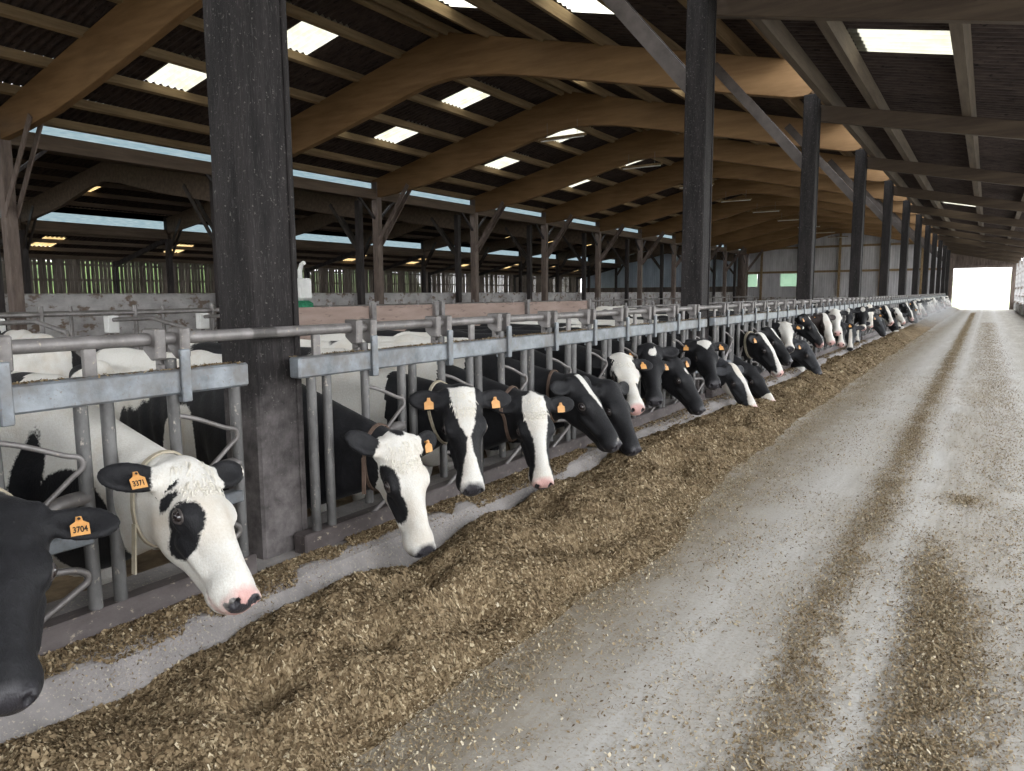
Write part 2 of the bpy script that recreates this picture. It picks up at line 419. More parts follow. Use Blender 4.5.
# purlins, one long timber line each
def purlin(x, z, w, h, m, label, group, y0=YN + .5, y1=YF, tilt=0):
    mb = MB(); c, s_ = math.cos(tilt), math.sin(tilt)
    prof = [(x + a * c - b * s_, z + a * s_ + b * c) for a, b in ((-w / 2, -h / 2), (w / 2, -h / 2), (w / 2, h / 2), (-w / 2, h / 2))]
    mb.prism(prof, 'y', y0, y1)
    return tag(mb.build('roof_purlin', m), label, 'purlin', group)
tl = math.atan(SL)
for i, x in enumerate(PX):
    purlin(x, arch_top(x) - .02, .11, .2, M['purlin'], 'timber purlin, left slope of main hall, %s up from the eave' % ORD[i + 1] if i < 6 else 'long timber purlin just left of the main hall ridge', 'roof purlins of the main hall', tilt=tl)
for i, x in enumerate(PX):
    if i == 0: x += .35
    xx = 2 * XR - x
    purlin(xx, arch_top(xx) - .02, .11, .2, M['purlin'], 'timber purlin, right slope of main hall, %s up from the eave' % ORD[i + 1] if i < 6 else 'long timber purlin just right of the main hall ridge', 'roof purlins of the main hall', tilt=-tl)

# glued laminated arches: straight pitched back, curved belly
BOT = [(-18.6, 4.81), (-17.4, 4.93), (-16.0, 5.12), (-14.57, 5.43), (-13.0, 5.80), (-11.9, 6.08), (-11.2, 6.23), (-10.6, 6.28), (-10.0, 6.26), (-9.2, 6.15), (-8.4, 5.99), (-7.0, 5.68), (-5.6, 5.36), (-4.2, 5.03), (-3.1, 4.79), (-2.86, 4.78), (-2.78, 4.83), (-2.74, 4.92)]
prof = BOT + [(-2.74, arch_top(-2.74) - .12), (XR, arch_top(XR) - .05), (-18.6, arch_top(-18.6) - .10)]
am = MB().prism([(p[0], p[1]) for p in prof], 'y', -.09, .09)
arch0 = None
for k in range(-1, 12):
    lab = {1: 'brown laminated timber arch nearest the camera, springing at the upper left edge', 0: 'brown laminated timber arch just behind the camera', -1: 'brown laminated timber arch by the near gable'}.get(k, 'brown laminated arch of the main hall, %s from the near end' % ORD[k])
    if arch0 is None:
        o = am.build('laminated_arch', M['glulam'], bevel=.012); arch0 = o
    else:
        o = arch0.copy(); C.objects.link(o)
    o.location = (0, YK(k), 0); tag(o, lab, 'arch', 'laminated arches of the main hall')

# hanging tube lamps under the ridge
lamp0 = None
for k in range(3, 12):
    if lamp0 is None:
        lamp0 = r = empty('tube_lamp', (0, 0, 0), '', 'lamp')
        MB().box(-.78, .78, -.05, .05, .02, .085).build('housing', M['purlin'], r, bevel=.01)
        MB().tube([(-.72, 0, 0), (.72, 0, 0)], .019, 8).build('tube', M['white_post'], r)
        for sx in (-1, 1): MB().tube([(sx * .5, 0, .08), (sx * .5, 0, .5)], .006, 6).build('hanger', M['tube_dull'], r)
        index_kids(r)
    else: r = copy_tree(lamp0)
    r.location = (XR, YK(k) - .35, 5.92); r['label'] = 'unlit tube lamp hanging under the ridge before the %s arch' % ORD[k]; r['group'] = 'tube lamps under the ridge'
# feed-rail posts with their two steel braces and a steel edge strip
def make_post():
    r = empty('feed_rail_post', (0, 0, 0), '', 'post')
    MB().box(XC - .11, XC + .13, -.105, .14, -.02, 4.80).build('shaft', M['post'], r, bevel=.012)
    MB().box(XC + .126, XC + .142, .112, .142, .215, 4.6).build('edge_strip', M['post'], r, bevel=.005)
    for s in (-1, 1):
        b = MB().beam((XC - .04, s * .083, 3.60), (XC - 1.72, s * .083, 5.56), .17, .035, (0, 1, 0)).build('brace', M['brace'], r)
    index_kids(r); return r
p0 = make_post()
for k in range(0, 12):
    r = p0 if k == 0 else copy_tree(p0)
    r.location = (0, YK(k), 0)
    r['label'] = {0: 'big dark weathered post standing closest to the camera', 1: 'dark post second along the feed rail, tall in the middle of the hall'}.get(k, 'dark post on the feed rail, %s from the near end' % ORD[k + 1])
    r['group'] = 'dark posts along the feed rail'
# far-side posts of the main hall with braces on both sides
def make_side_post():
    r = empty('hall_side_post', (0, 0, 0), '', 'post')
    MB().box(-.13, .13, -.12, .12, PEN - .02, 5.36).build('shaft', M['post_mid'], r, bevel=.01)
    for s in (-1, 1):
        MB().beam((.08, s * .12, 3.20), (1.55, s * .12, 5.15), .15, .03, (0, 1, 0)).build('brace', M['post_mid'], r)
    MB().beam((0, .12, 4.1), (0, 1.15, 5.0), .07, .07).build('eave_brace', M['post_far'], r)
    MB().beam((0, -.12, 4.1), (0, -1.15, 5.0), .07, .07).build('eave_brace', M['post_far'], r)
    index_kids(r); return r
p1 = make_side_post()
for k in range(0, 12):
    r = p1 if k == 0 else copy_tree(p1)
    r.location = (XL - .05, YK(k), 0)
    r['label'] = 'brown steel post with V braces, far side of main hall, %s' % ('at the left picture edge' if k == 1 else 'at the open near end' if k == 0 else 'under the %s arch' % ORD[k])
    r['group'] = 'posts at the far side of the main hall'
tag(MB().box(XL - .17, XL + .07, YN, YF, 4.76, 5.10).build('eave_beam', M['purlin_dark']), 'long dark eave beam below the bright gap at the far side of the main hall', 'beam')
tag(MB().beam((-2.76, 8.35, 4.98), (-2.74, 9.75, 5.0), .14, .2).build('timber_stub', M['purlin']), 'short cut timber end beside the top of the second dark post', 'timber')

# ---- right lean-to over the feed passage
def lz(x): return 4.65 - .218 * (x + 2.64)       # top of its beams
XW = 1.78
rowsN = [-2.62, -1.68, -.43, .72, 2.15]
holesN = []
for k in (1, 5, 6, 7, 8): holesN.append(hole(1, .40 if k == 1 else -.145, k, 6))
wave_roof('roof_passage', -2.62, lz(-2.62) + .26, 2.15, lz(2.15) + .26, rowsN, holesN, M['roof'])
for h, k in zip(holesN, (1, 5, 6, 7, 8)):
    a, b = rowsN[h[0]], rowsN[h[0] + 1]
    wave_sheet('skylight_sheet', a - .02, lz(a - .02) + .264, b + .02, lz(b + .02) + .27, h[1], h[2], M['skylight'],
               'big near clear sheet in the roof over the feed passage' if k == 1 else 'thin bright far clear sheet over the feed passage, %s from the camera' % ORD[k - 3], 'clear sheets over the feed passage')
for i, (x, nm) in enumerate(((-2.5, 'highest, beside the post tops'), (-1.77, 'second below the post tops'), (-.43, 'middle one above the wheel track'), (.72, 'second from the outer wall'), (1.68, 'along the outer wall'))):
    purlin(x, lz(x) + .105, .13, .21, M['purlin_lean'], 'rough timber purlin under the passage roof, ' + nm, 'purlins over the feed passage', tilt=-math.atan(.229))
beam0 = None
for k in range(0, 12):
    if beam0 is None:
        prof = [(-2.92, lz(-2.92) - .28), (XW, lz(XW) - .26), (XW, lz(XW)), (-2.92, lz(-2.92))]
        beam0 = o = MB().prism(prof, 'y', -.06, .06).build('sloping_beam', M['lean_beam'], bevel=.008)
    else:
        o = beam0.copy(); C.objects.link(o)
    o.location = (0, YK(k) + .20, 0)
    tag(o, 'brown beam sloping over the feed passage from the %s dark post' % ('closest' if k == 0 else ORD[k + 1]), 'beam', 'beams over the feed passage')
rp0 = None
for k in range(0, 12):
    if rp0 is None:
        rp0 = o = MB().box(XW - .1, XW + .12, -.1, .1, -.05, lz(XW) - .2).build('outer_wall_post', M['conc_wall'], bevel=.01)
    else:
        o = rp0.copy(); C.objects.link(o)
    o.location = (0, YK(k) + .2, 0)
    tag(o, 'post in the outer wall of the feed passage, %s from the near end' % ORD[k + 1], 'post', 'outer wall posts')
wl = MB().prism([(XW - .06, -.1), (XW + .10, -.1), (XW + .10, .62), (XW, .62), (XW - .06, .45)], 'y', YN, YF)
struct('wall_right', wl, M['conc_wall'])
for z, nm in ((1.05, 'lower'), (1.65, 'upper')):
    tag(MB().tube([(XW + .0, YN, z), (XW + .0, YF, z)], .03, 8).build('wall_rail', M['tube_dull']), '%s steel rail along the open outer wall of the passage' % nm, 'rail', 'rails of the outer wall')

# far gables
def cladding(name, prof_top, x0, x1, z0, m, y=YF, pitch=.19, openings=()):
    """vertical ribbed sheets from z0 up to the function prof_top(x)"""
    mb = MB(); n = int((x1 - x0) / pitch); w = (x1 - x0) / n
    for i in range(n):
        a = x0 + i * w
        for (f0, f1, dy) in ((0, .42, 0), (.42, .5, None), (.5, .92, .03), (.92, 1., None)):
            xa, xb = a + f0 * w, a + f1 * w
            ya = y + (.03 if f0 >= .5 and dy is not None or (dy is None and f0 > .9) else 0); yb = y + (.03 if (f1 > .45 and f1 < .95) else 0)
            segs = [(z0, None)]
            for (ox0, ox1, oz0, oz1) in openings:
                if ox0 <= (xa + xb) / 2 <= ox1: segs = [(z0, oz0), (oz1, None)] if oz0 > z0 else [(oz1, None)]
            for (s0, s1) in segs:
                ta = prof_top(xa) if s1 is None else s1; tb = prof_top(xb) if s1 is None else s1
                if ta <= s0: continue
                mb.add([(xa, ya, s0), (xb, yb, s0), (xb, yb, tb), (xa, ya, ta)], [(0, 1, 2, 3)])
    o = mb.build(name, m); return tag(o, kind='structure')
wins = [(-19.0, -17.6, 1.95, 3.05), (-15.6, -13.9, 1.95, 3.05)]
cladding('wall_far', lambda x: arch_top(x) + .08, XL, -2.75, 1.0, M['cladding'], openings=wins)
struct('wall_far_plinth', MB().box(XL, -2.7, YF - .05, YF + .15, PEN, 1.02), M['conc_wall'])
for i, (a, b, c_, d) in enumerate(wins):
    struct('window_%d' % (i + 1), MB().box(a, b, YF + .01, YF + .02, c_, d), M['clear_green'])
cladding('wall_far_passage', lambda x: lz(x) + .2, -2.6, XW + .1, 3.30, M['post_mid'])
struct('wall_far_lintel', MB().box(-2.6, XW + .1, YF - .12, YF + .06, 3.2, 3.42).box(-2.62, -2.42, YF - .1, YF + .08, 0, 3.3).box(1.42, XW + .1, YF - .1, YF + .08, 0, 3.3), M['post_mid'])
for z, nm in ((3.19, 'lower'), (5.28, 'upper')):
    tag(MB().box(XL if z < 4 else -17.2, -2.9 if z < 4 else -4.3, YF - .14, YF - .02, z - .09, z + .09).build('gable_rail', M['purlin']), '%s timber rail across the far gable wall' % nm, 'rail', 'rails of the far gable')
for i, x in enumerate((-17.2, -14.0, -10.75, -7.6, -4.6)):
    tag(MB().box(x - .09, x + .09, YF - .28, YF - .12, PEN, arch_top(x) - .2).build('gable_post', M['purlin']), 'pale timber post on the far gable, %s from the left' % ORD[i + 1], 'post', 'posts of the far gable')

# ---- second hall to the left, then a narrow lean-to and a slatted wall
X2, XM, XN = -19.35, -31.0, -35.3; XR2 = -25.1
def top2(x): return 5.88 - .17 * abs(x - XR2)
r2 = [X2 - .2 + .35, -21., -22.4, -23.8, XR2]
holes2 = [hole(2, .12, k, 5) for k in range(0, 10)]
wave_roof('roof_second_right', X2 + .15, top2(X2 + .15) + .2, XR2, top2(XR2) + .2, r2, [], M['roof'])
r2l = [XR2, -26.6, -28.1, -29.6, XM - .3]
wave_roof('roof_second_left', XR2, top2(XR2) + .2, XM - .3, top2(XM - .3) + .2, r2l, holes2, M['roof'])
for h, k in zip(holes2, range(0, 10)):
    a, b = r2l[h[0]], r2l[h[0] + 1]
    wave_sheet('skylight_sheet', a + .02, top2(a) + .21, b - .02, top2(b) + .21, h[1], h[2], M['skylight_dirty'], 'yellowed clear sheet in the second hall roof, %s bay from the near end' % ORD[k + 1], 'yellowed sheets of the second hall')
for i, x in enumerate((-19.9, -21.2, -22.5, -23.8, -26.4, -27.7, -29.0, -30.4)):
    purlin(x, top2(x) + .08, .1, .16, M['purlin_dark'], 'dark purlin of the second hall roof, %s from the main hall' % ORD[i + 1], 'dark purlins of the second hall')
prof2 = [(XM - .1, 4.16), (-28, 4.62), (-26, 5.12), (XR2, 5.24), (-24.2, 5.12), (-22, 4.62), (X2, 4.16), (X2, top2(X2) - .02), (XR2, top2(XR2)), (XM - .1, top2(XM - .1) - .02)]
a2 = None
for k in range(0, 12):
    if a2 is None: a2 = o = MB().prism(prof2[::-1], 'y', -.08, .08).build('second_hall_arch', M['purlin_dark'], bevel=.01)
    else: o = a2.copy(); C.objects.link(o)
    o.location = (0, YK(k), 0)
    tag(o, 'dark timber arch of the second hall, %s from the near end' % ORD[k + 1], 'arch', 'dark arches of the second hall')
def make_second_post(side):
    r = empty('second_hall_post', (0, 0, 0), '', 'post')
    MB().box(-.1, .1, -.1, .1, PEN - .02, 4.9 if side < 0 else 4.8).build('shaft', M['post_far'], r)
    for s in (-1, 1):
        if side < 0: MB().beam((.06, s * .1, 3.2), (1.15, s * .1, 4.75), .13, .03, (0, 1, 0)).build('brace', M['brace'], r)
        else: MB().beam((-.06, s * .1, 3.1), (-1.35, s * .1, 4.75), .13, .03, (0, 1, 0)).build('brace', M['brace'], r)
    index_kids(r); return r
for side, x, nm in ((1, X2, 'close behind the main hall posts'), (-1, XM, 'in front of the slatted wall')):
    pr = make_second_post(side)
    for k in range(0, 12):
        r = pr if k == 0 else copy_tree(pr)
        r.location = (x, YK(k), 0); r['label'] = 'sooty post %s, %s from the near end' % (nm, ORD[k + 1])
        r['group'] = 'posts of the second hall'
tag(MB().box(XM - .12, XM + .1, YN, YF, 3.95, 4.36).build('eave_beam', M['purlin_dark']), 'long dark beam under the second bright gap, left of the second hall', 'beam')
def top3(x): return 4.12 + .235 * (x - XM)
holes3 = [hole(1, .25, k, 5) for k in range(1, 11)]
r3 = [XM + .0, -32.4, -33.8, XN - .5]
wave_roof('roof_third', XM, top3(XM) + .1, XN - .5, top3(XN - .5) + .1, r3, holes3, M['roof'])
for h, k in zip(holes3, range(1, 11)):
    a, b = r3[h[0]], r3[h[0] + 1]
    wave_sheet('skylight_sheet', a + .02, top3(a) + .115, b - .02, top3(b) + .115, h[1], h[2], M['skylight_dirty'], 'yellowed clear sheet above the slatted wall, %s bay from the near end' % ORD[k + 1], 'yellowed sheets above the slatted wall')
for i, x in enumerate((-31.6, -32.7, -33.8, -34.9)):
    purlin(x, top3(x) + .0, .1, .16, M['purlin_dark'], 'dark purlin above the slatted wall, %s from the second hall' % ORD[i + 1], 'purlins above the slatted wall')
n0 = None
for k in range(0, 12):
    if n0 is None:
        n0 = r = empty('slatted_wall_post', (0, 0, 0), '', 'post')
        MB().box(XN - .08, XN + .08, -.08, .08, PEN - .02, 3.1).build('shaft', M['post_far'], r)
        MB().beam((XN, 0, 2.95), (XM, 0, 3.97), .12, .2).build('rafter', M['post_far'], r)
        index_kids(r)
    else: r = copy_tree(n0)
    r.location = (0, YK(k), 0); r['label'] = 'thin post with rafter at the slatted wall, %s from the near end' % ORD[k + 1]; r['group'] = 'posts of the slatted wall'; r['category'] = 'post'
sl = MB(); y = YN
while y < YF:
    w = .155 + .02 * random.random(); sl.box(XN - .14, XN - .115, y, y + w, .9, 3.24); y += w + random.choice((.012, .02, .035, .05))
for z in (1.35, 2.2, 2.9): sl.box(XN - .115, XN - .06, YN, YF, z - .05, z + .05)
struct('wall_left_slats', sl, M['slat'])
struct('wall_left_plinth', MB().box(XN - .25, XN - .05, YN, YF, PEN, .95), M['conc_wall'])
cladding('wall_far_third', lambda x: top3(x) + .1, XN, XM, 1.7, M['cladding_blue'])
struct('wall_far_filler', MB().box(X2, XL, YF - .02, YF + .06, PEN, 5.0).box(-2.8, -2.4, YF - .02, YF + .06, PEN, 4.9), M['post_mid'])
cladding('wall_far_second', lambda x: top2(x) + .15, XM, X2, 1.7, M['cladding_blue'])
struct('wall_far_second_lower', MB().box(XN, X2, YF - .05, YF + .1, PEN, 2.0), M['slat'])
# low limewashed wall behind the main hall posts
wp = MB(); 
wp.prism([(-19.85, PEN), (-19.62, PEN), (-19.62, 1.46), (-19.66, 1.50), (-19.82, 1.50), (-19.85, 1.46)], 'y', YN, YF)
struct('wall_left', wp, M['conc_wall'])

tag(MB().box(XM - .42, XM - .30, YN, YF, top2(XM) - .12, top2(XM) + .16).build('eave_board', M['purlin_dark']), 'dark board under the left eave of the second hall above the bright gap', 'board')
# unseen near gable, open above for light; passage door added to block light
def near_gable(name, top, x0, x1, z0=PEN): return cladding(name, top, x0, x1, z0, M['cladding'], y=YN)
near_gable('wall_near', lambda x: 2.4, XL, -2.75)
struct('wall_near_passage', MB().prism([(-2.75, 3.1), (XW + .1, 3.1), (XW + .1, lz(XW)), (-2.75, lz(-2.75))], 'y', YN, YN + .08), M['post_mid'])
struct('door_light_block', MB().box(-2.7, XW + .05, YN - .1, YN - .03, .0, 3.15), M['cladding'])
for x, z0, z1, nm in ((XL - .42, 5.06, 5.62, 'the main hall eave'), (XM - .24, 4.30, 4.98, 'the second hall eave')):
    tag(MB().box(x, x + .004, YN, YF, z0, z1).build('sky_dim_strip', M['strip']), 'long pale tinted strip added to dim the bright gap under ' + nm, 'tinted strip')  # tinted sheets added to dim the sky seen in the gaps
hz = MB()
for a in range(9):
    for b in range(16):
        th = PI * a / 8; ph = 2 * PI * b / 16; hz.v.append((math.sin(th) * math.cos(ph), math.sin(th) * math.sin(ph), math.cos(th)))
for a in range(8):
    for b in range(16): hz.f.append((a * 16 + b, a * 16 + (b + 1) % 16, (a + 1) * 16 + (b + 1) % 16, (a + 1) * 16 + b))
hz = hz.build('dust_haze', M['haze'], loc=(-1.75, 36.0, .55)); hz.scale = (.95, 11., .62)
tag(hz, 'thin pale haze of breath and dust hanging over the far cow heads', 'haze', kind='stuff')
# ---- outside
def hedge(name, x, y0, y1, h, label, m='leaf', n=34, w=3.0):
    mb = MB(); rr = random.Random(5)
    nx, ny = 8, int((y1 - y0) / 1.2)
    rows = []
    for i in range(ny + 1):
        for j in range(nx + 1):
            t = j / nx
            a = PI * t
            rr_ = .85 + .3 * rr.random()
            mb.v.append((x + math.cos(a) * w * rr_, y0 + (y1 - y0) * i / ny + rr.uniform(-.4, .4), max(-.2, math.sin(a) * h * rr_ - .1)))
    for i in range(ny):
        for j in range(nx):
            a = i * (nx + 1) + j; mb.f.append((a, a + 1, a + nx + 2, a + nx + 1))
    o = mb.build(name, M[m]); o.data.shade_smooth()
    return tag(o, label, 'hedge')
hedge('outside_hedge', -43, -20, 50, 3.4, 'green hedge seen through the gaps of the slatted wall')
hd = MB()
rr = random.Random(3)
for i in range(60):
    hd.v += [(-90 + 4 * i, 190 + rr.uniform(-3, 3), -.3), (-90 + 4 * i, 193 + rr.uniform(-3, 3), 5 + rr.uniform(-1.8, 2.6)), (-90 + 4 * i, 200, 4)]
for i in range(59):
    for j in range(2): a = 3 * i + j; hd.f.append((a, a + 3, a + 4, a + 1))
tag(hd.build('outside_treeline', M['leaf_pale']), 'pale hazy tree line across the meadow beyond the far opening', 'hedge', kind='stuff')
# ------------------------------------------------------------------ feed barrier: one welded panel per bay
XB = -2.58
PITCH = .615
def curve(P, n=5):
    P = [Vector(p) for p in P]; out = []
    for i in range(len(P) - 1):
        a, b, c, d = P[max(i - 1, 0)], P[i], P[i + 1], P[min(i + 2, len(P) - 1)]
        for k in range(n):
            t = k / n; out.append(.5 * (2 * b + (c - a) * t + (2 * a - 5 * b + 4 * c - d) * t * t + (3 * b - a - 3 * c + d) * t ** 3))
    return out + [P[-1]]
def make_panel():
    r = empty('feed_barrier', (0, 0, 0), '', 'feed barrier')
    g, t = M['galv'], M['tube_dull']; gb = M['bar']
    y1 = 9 * PITCH + .02 - .06
    MB().box(-.035, .035, -.19, y1, 1.035, 1.13).build('top_rail', g, r, bevel=.008)
    MB().box(-.055, .03, -.19, y1, .215, .315).build('sill_rail', M['sill'], r, bevel=.008)
    MB().tube([(-.02, -.40, 1.245), (-.02, y1 + .18, 1.245)], .024, 12).build('locking_tube', t, r, smooth=True)
    up = lambda y, nm: MB().tube([(0, y, .30), (0, y, 1.05)], .023, 12).build(nm, gb, r, smooth=True)
    up(-.095, 'upright')
    for p in range(9):
        a = p * PITCH
        up(a, 'upright')
        sw = MB().tube([(.0, a + .258, .36), (.0, a + .25, 1.17)], .022, 12).build('swing_bar', gb, r, smooth=True)
        b = a + .525
        up(b, 'upright')
        # bent safety rods
        MB().tube(curve([(.0, a + .25, .955), (.02, a + .33, .93), (.03, b - .08, .88), (.035, b - .035, .865), (.035, b - .025, .83), (.03, b - .06, .80), (.02, a + .33, .69), (.01, a + .255, .645)]), .0095, 8).build('safety_rod', t, r, smooth=True)
        MB().tube(curve([(.0, a + .25, .50), (.02, b - .1, .485), (.03, b - .045, .465), (.03, b - .035, .435), (.025, b - .075, .405), (.01, a + .26, .30)]), .0125, 8).build('safety_rod', t, r, smooth=True)
        # thick bent yoke tube and its flat tie
        MB().tube(curve([(0, b, .715), (.0, b - .06, .715), (0, b - .12, .70), (0, b - .17, .665), (0, b - .20, .62), (0, b - .215, .58)]), .026, 12).build('yoke_tube', t, r, smooth=True)
        MB().box(-.03, .03, a + .255, b, .555, .605).build('yoke_tie', g, r, bevel=.006)
        # latch: two cheeks on the locking tube, a hanging catch and the hasp over the rail
        la = empty_part('latch', r, (0, a + .25, 0))
        m = MB()
        for s in (-1, 1):
            yy = s * .05
            m.prism([(-.055, 1.285), (-.055, 1.20), (-.01, 1.165), (.028, 1.17), (.032, 1.285)], 'y', yy - .022, yy + .022)
        m.build('cheek_plate', t, la, bevel=.006)
        MB().box(-.05, -.02, -.03, .0, 1.09, 1.19).box(-.035, .0, -.035, .02, 1.125, 1.15).build('catch', t, la, bevel=.004)
        MB().box(.032, .052, .012, .052, 1.005, 1.205).box(-.045, .05, .012, .05, 1.005, 1.03).build('hasp', g, la, bevel=.004)
        if p % 2 == 0:
            MB().box(-.032, -.012, a - .06, a - .015, 1.12, 1.262).build('tube_support', t, r, bevel=.003)
    index_kids(r); return r
def empty_part(name, parent, loc):
    o = bpy.data.objects.new(name, None); C.objects.link(o); o.parent = parent; o.location = loc; o.empty_display_size = .05
    return o
panel = make_panel()
def PY(k): return 2.427 + S * (k - 1)
for k in range(0, 12):
    if k == 0: r = panel
    elif k == 11: continue
    else: r = copy_tree(panel)
    r.location = (XB, PY(k), 0)
    r['label'] = 'galvanised feed barrier panel, ' + ('nearest panel, left of the closest post' if k == 0 else 'between the %s and %s dark posts' % (ORD[k] if k > 1 else 'closest', ORD[k + 1]))
    r['group'] = 'feed barrier panels'

# ------------------------------------------------------------------ pens behind the barrier
def plank_wall(y0, y1, label, x=-7.0):
    r = empty('pen_partition', (x, y0, PEN), label, 'partition', 'board partitions in the pen')
    n = 6; h = 1.5 / n
    for i in range(n): MB().box(-.03, .03, .02, y1 - y0 - .02, .02 + i * h, .02 + (i + 1) * h - .008).build('board', M['plank'], r, bevel=.004)
    for y in (.05, (y1 - y0) / 2, y1 - y0 - .05): MB().box(.03, .09, y - .04, y + .04, 0, 1.56).build('stake', M['tube_dull'], r)
    return r
plank_wall(6.0, 8.8, 'pinkish board partition in the pen, piece nearest the closest post')
plank_wall(8.85, 13.9, 'long pinkish board partition in the middle of the pen')
def pipe_fence(x, y0, y1, zs, label, step=1.15, ztop=None):
    r = empty('pipe_fence', (x, y0, PEN), label, 'fence', 'cubicle pipe fences')
    for z in zs: MB().tube([(0, 0, z - PEN), (0, y1 - y0, z - PEN)], .028, 8).build('rail', M['tube_dull'], r, smooth=True)
    y = .1
    while y < y1 - y0:
        MB().tube([(0, y, 0), (0, y, max(zs) - PEN + .10)], .03, 8).build('stake', M['tube_dull'], r, smooth=True); y += step
    return r
pipe_fence(-9.4, 2.0, 20.0, (1.20, .85), 'near steel pipe fence of the cubicles behind the standing cows')
pipe_fence(-12.5, 3.0, 48.0, (1.16, .7), 'far steel pipe fence of the cubicles before the limewashed wall', 1.6)
pipe_fence(-6.9, 15.5, 52.0, (1.10, .7), 'steel pipe fence behind the cows further down the hall', 1.6)
def bent_pipe(x, y, label):
    r = empty('cubicle_divider', (x, y, PEN), label, 'cubicle divider', 'cubicle dividers')
    MB().tube([(0, 0, 0), (0, 0, 1.30), (.06, 0, 1.37), (.9, .0, 1.40), (1.5, 0, 1.30), (1.6, 0, 1.15), (1.5, 0, .9), (.1, 0, .75)], .026, 8).build('bent_pipe', M['tube_dull'], r, smooth=True)
    MB().box(-.06, .06, -.07, .07, 1.2, 1.42).build('clamp_block', M['white_post'], r, bevel=.01)
    return r
for i, y in enumerate((2.6, 3.9, 5.2, 6.5)):
    bent_pipe(-9.35, y, 'bent pipe cubicle divider with white clamp, %s from the left picture edge' % ORD[i + 1])
br = empty('cow_brush', (-9.0, 8.0, PEN), 'green bristle cow brush on a white bracket beside the closest post', 'cow brush')
MB().tube([(0, 0, 0), (0, 0, 2.05), (.04, 0, 2.13), (.1, 0, 2.16)], .035, 8).build('stand', M['white_post'], br, smooth=True)
MB().box(-.09, .13, -.12, .12, 1.60, 1.92).build('motor_box', M['white_post'], br, bevel=.02)
MB().tube([(0.02, 0, 1.32), (.02, 0, 1.36), (.02, 0, 1.54), (.02, 0, 1.58)], [.10, .17, .17, .10], 16).build('bristle_roll', M['green_brush'], br)

# ------------------------------------------------------------------ the heap of feed
def vnoise(x, y, seed, f):
    """smooth value noise"""
    r = np.random.default_rng(seed); T = r.random((64, 64))
    X = x * f; Y = y * f; xi = np.floor(X).astype(int); yi = np.floor(Y).astype(int); u = X - xi; v = Y - yi
    u = u * u * (3 - 2 * u); v = v * v * (3 - 2 * v)
    g = lambda a, b: T[a % 64, b % 64]
    return (g(xi, yi) * (1 - u) + g(xi + 1, yi) * u) * (1 - v) + (g(xi, yi + 1) * (1 - u) + g(xi + 1, yi + 1) * u) * v
HOLES = [(-1.68, 2.42, .17, .14), (-1.72, 3.35, .13, .12), (-1.92, 5.30, .20, .12), (-2.03, 2.36, .14, .10), (-1.93, 1.50, .15, .09), (-2.10, 3.55, .16, .07),
         (-1.85, 1.95, .10, .07), (-2.05, 7.3, .2, .10), (-1.95, 8.6, .22, .10), (-2.0, 9.9, .25, .12), (-1.9, 11.6, .25, .10), (-2.0, 13.4, .3, .1), (-2.05, 15.6, .3, .1)]
TOE = ([-2, 1.8, 2.4, 3.1, 3.7, 5.0, 8.0, 12, 20, 40, 70], [-1.56, -1.58, -1.55, -1.50, -1.44, -1.60, -1.72, -1.74, -1.77, -1.8, -1.8])
INN_SHIFT = -.085
INN = ([-2, .9, 1.4, 2.1, 2.45, 2.65, 2.85, 3.4, 4.0, 5.2, 5.6, 7, 70], [-2.30, -2.33, -2.36, -2.34, -2.33, -2.20, -2.24, -2.36, -2.38, -2.40, -2.42, -2.42, -2.42])
def heap_h(x, y):
    xo = np.interp(y, *TOE) + .05 * (vnoise(x * 0, y, 5, 1.3) - .5) + .05 * (vnoise(x, y, 6, 5) - .5)
    xi = np.interp(y, *INN) + INN_SHIFT + .10 * (vnoise(x * 0, y, 8, 2.3) - .5)
    t = (x - xi) / (xo - xi)
    amp = .185 + .06 * (vnoise(x * 0, y, 9, .9) - .5)
    prof = np.interp(t, [-.3, 0., .12, .3, .5, .75, .93, 1.0, 1.08, 1.3], [.1, .46, .72, .95, 1.0, .66, .25, .06, -.03, -.3])
    h = amp * prof
    lump = (vnoise(x, y, 1, 3.2) - .5) * .085 + (vnoise(x, y, 2, 8) - .5) * .056 + (vnoise(x, y, 3, 20) - .5) * .018
    h = h + lump * np.clip((1.06 - t) * 4, 0, 1) * np.clip(t * 3 + .4, .2, 1)
    keep = np.where((t > .1) & (t < .92), np.minimum(h, .022), -9)
    for hx, hy, hr, hd in HOLES:
        d2 = ((x - hx) ** 2 + ((y - hy) * .8) ** 2) / hr ** 2
        h = h - 1.25 * hd * np.exp(-d2 * 1.8) * np.clip(h * 7 - .1, 0, 1)
    h = np.maximum(h, keep)
    return np.where(t < -.3, -.2, h)
def kerb_z(x): return np.interp(x, [-2.45, -2.41, -2.27, -2.22], [.225, .205, .02, 0.])
def np_mesh(name, verts, faces, mats, attr=None, smooth=True):
    me = bpy.data.meshes.new(name)
    verts = np.asarray(verts, np.float32); faces = np.asarray(faces, np.int32)
    me.vertices.add(len(verts)); me.vertices.foreach_set('co', verts.ravel())
    n, k = faces.shape
    me.loops.add(n * k); me.loops.foreach_set('vertex_index', faces.ravel())
    me.polygons.add(n); me.polygons.foreach_set('loop_start', np.arange(0, n * k, k, dtype=np.int32)); 
    me.update(calc_edges=True)
    if smooth: me.shade_smooth()
    for m in mats: me.materials.append(m)
    for nm, a in (attr or {}).items():
        at = me.attributes.new(nm, 'FLOAT', 'POINT'); at.data.foreach_set('value', np.asarray(a, np.float32))
    return me
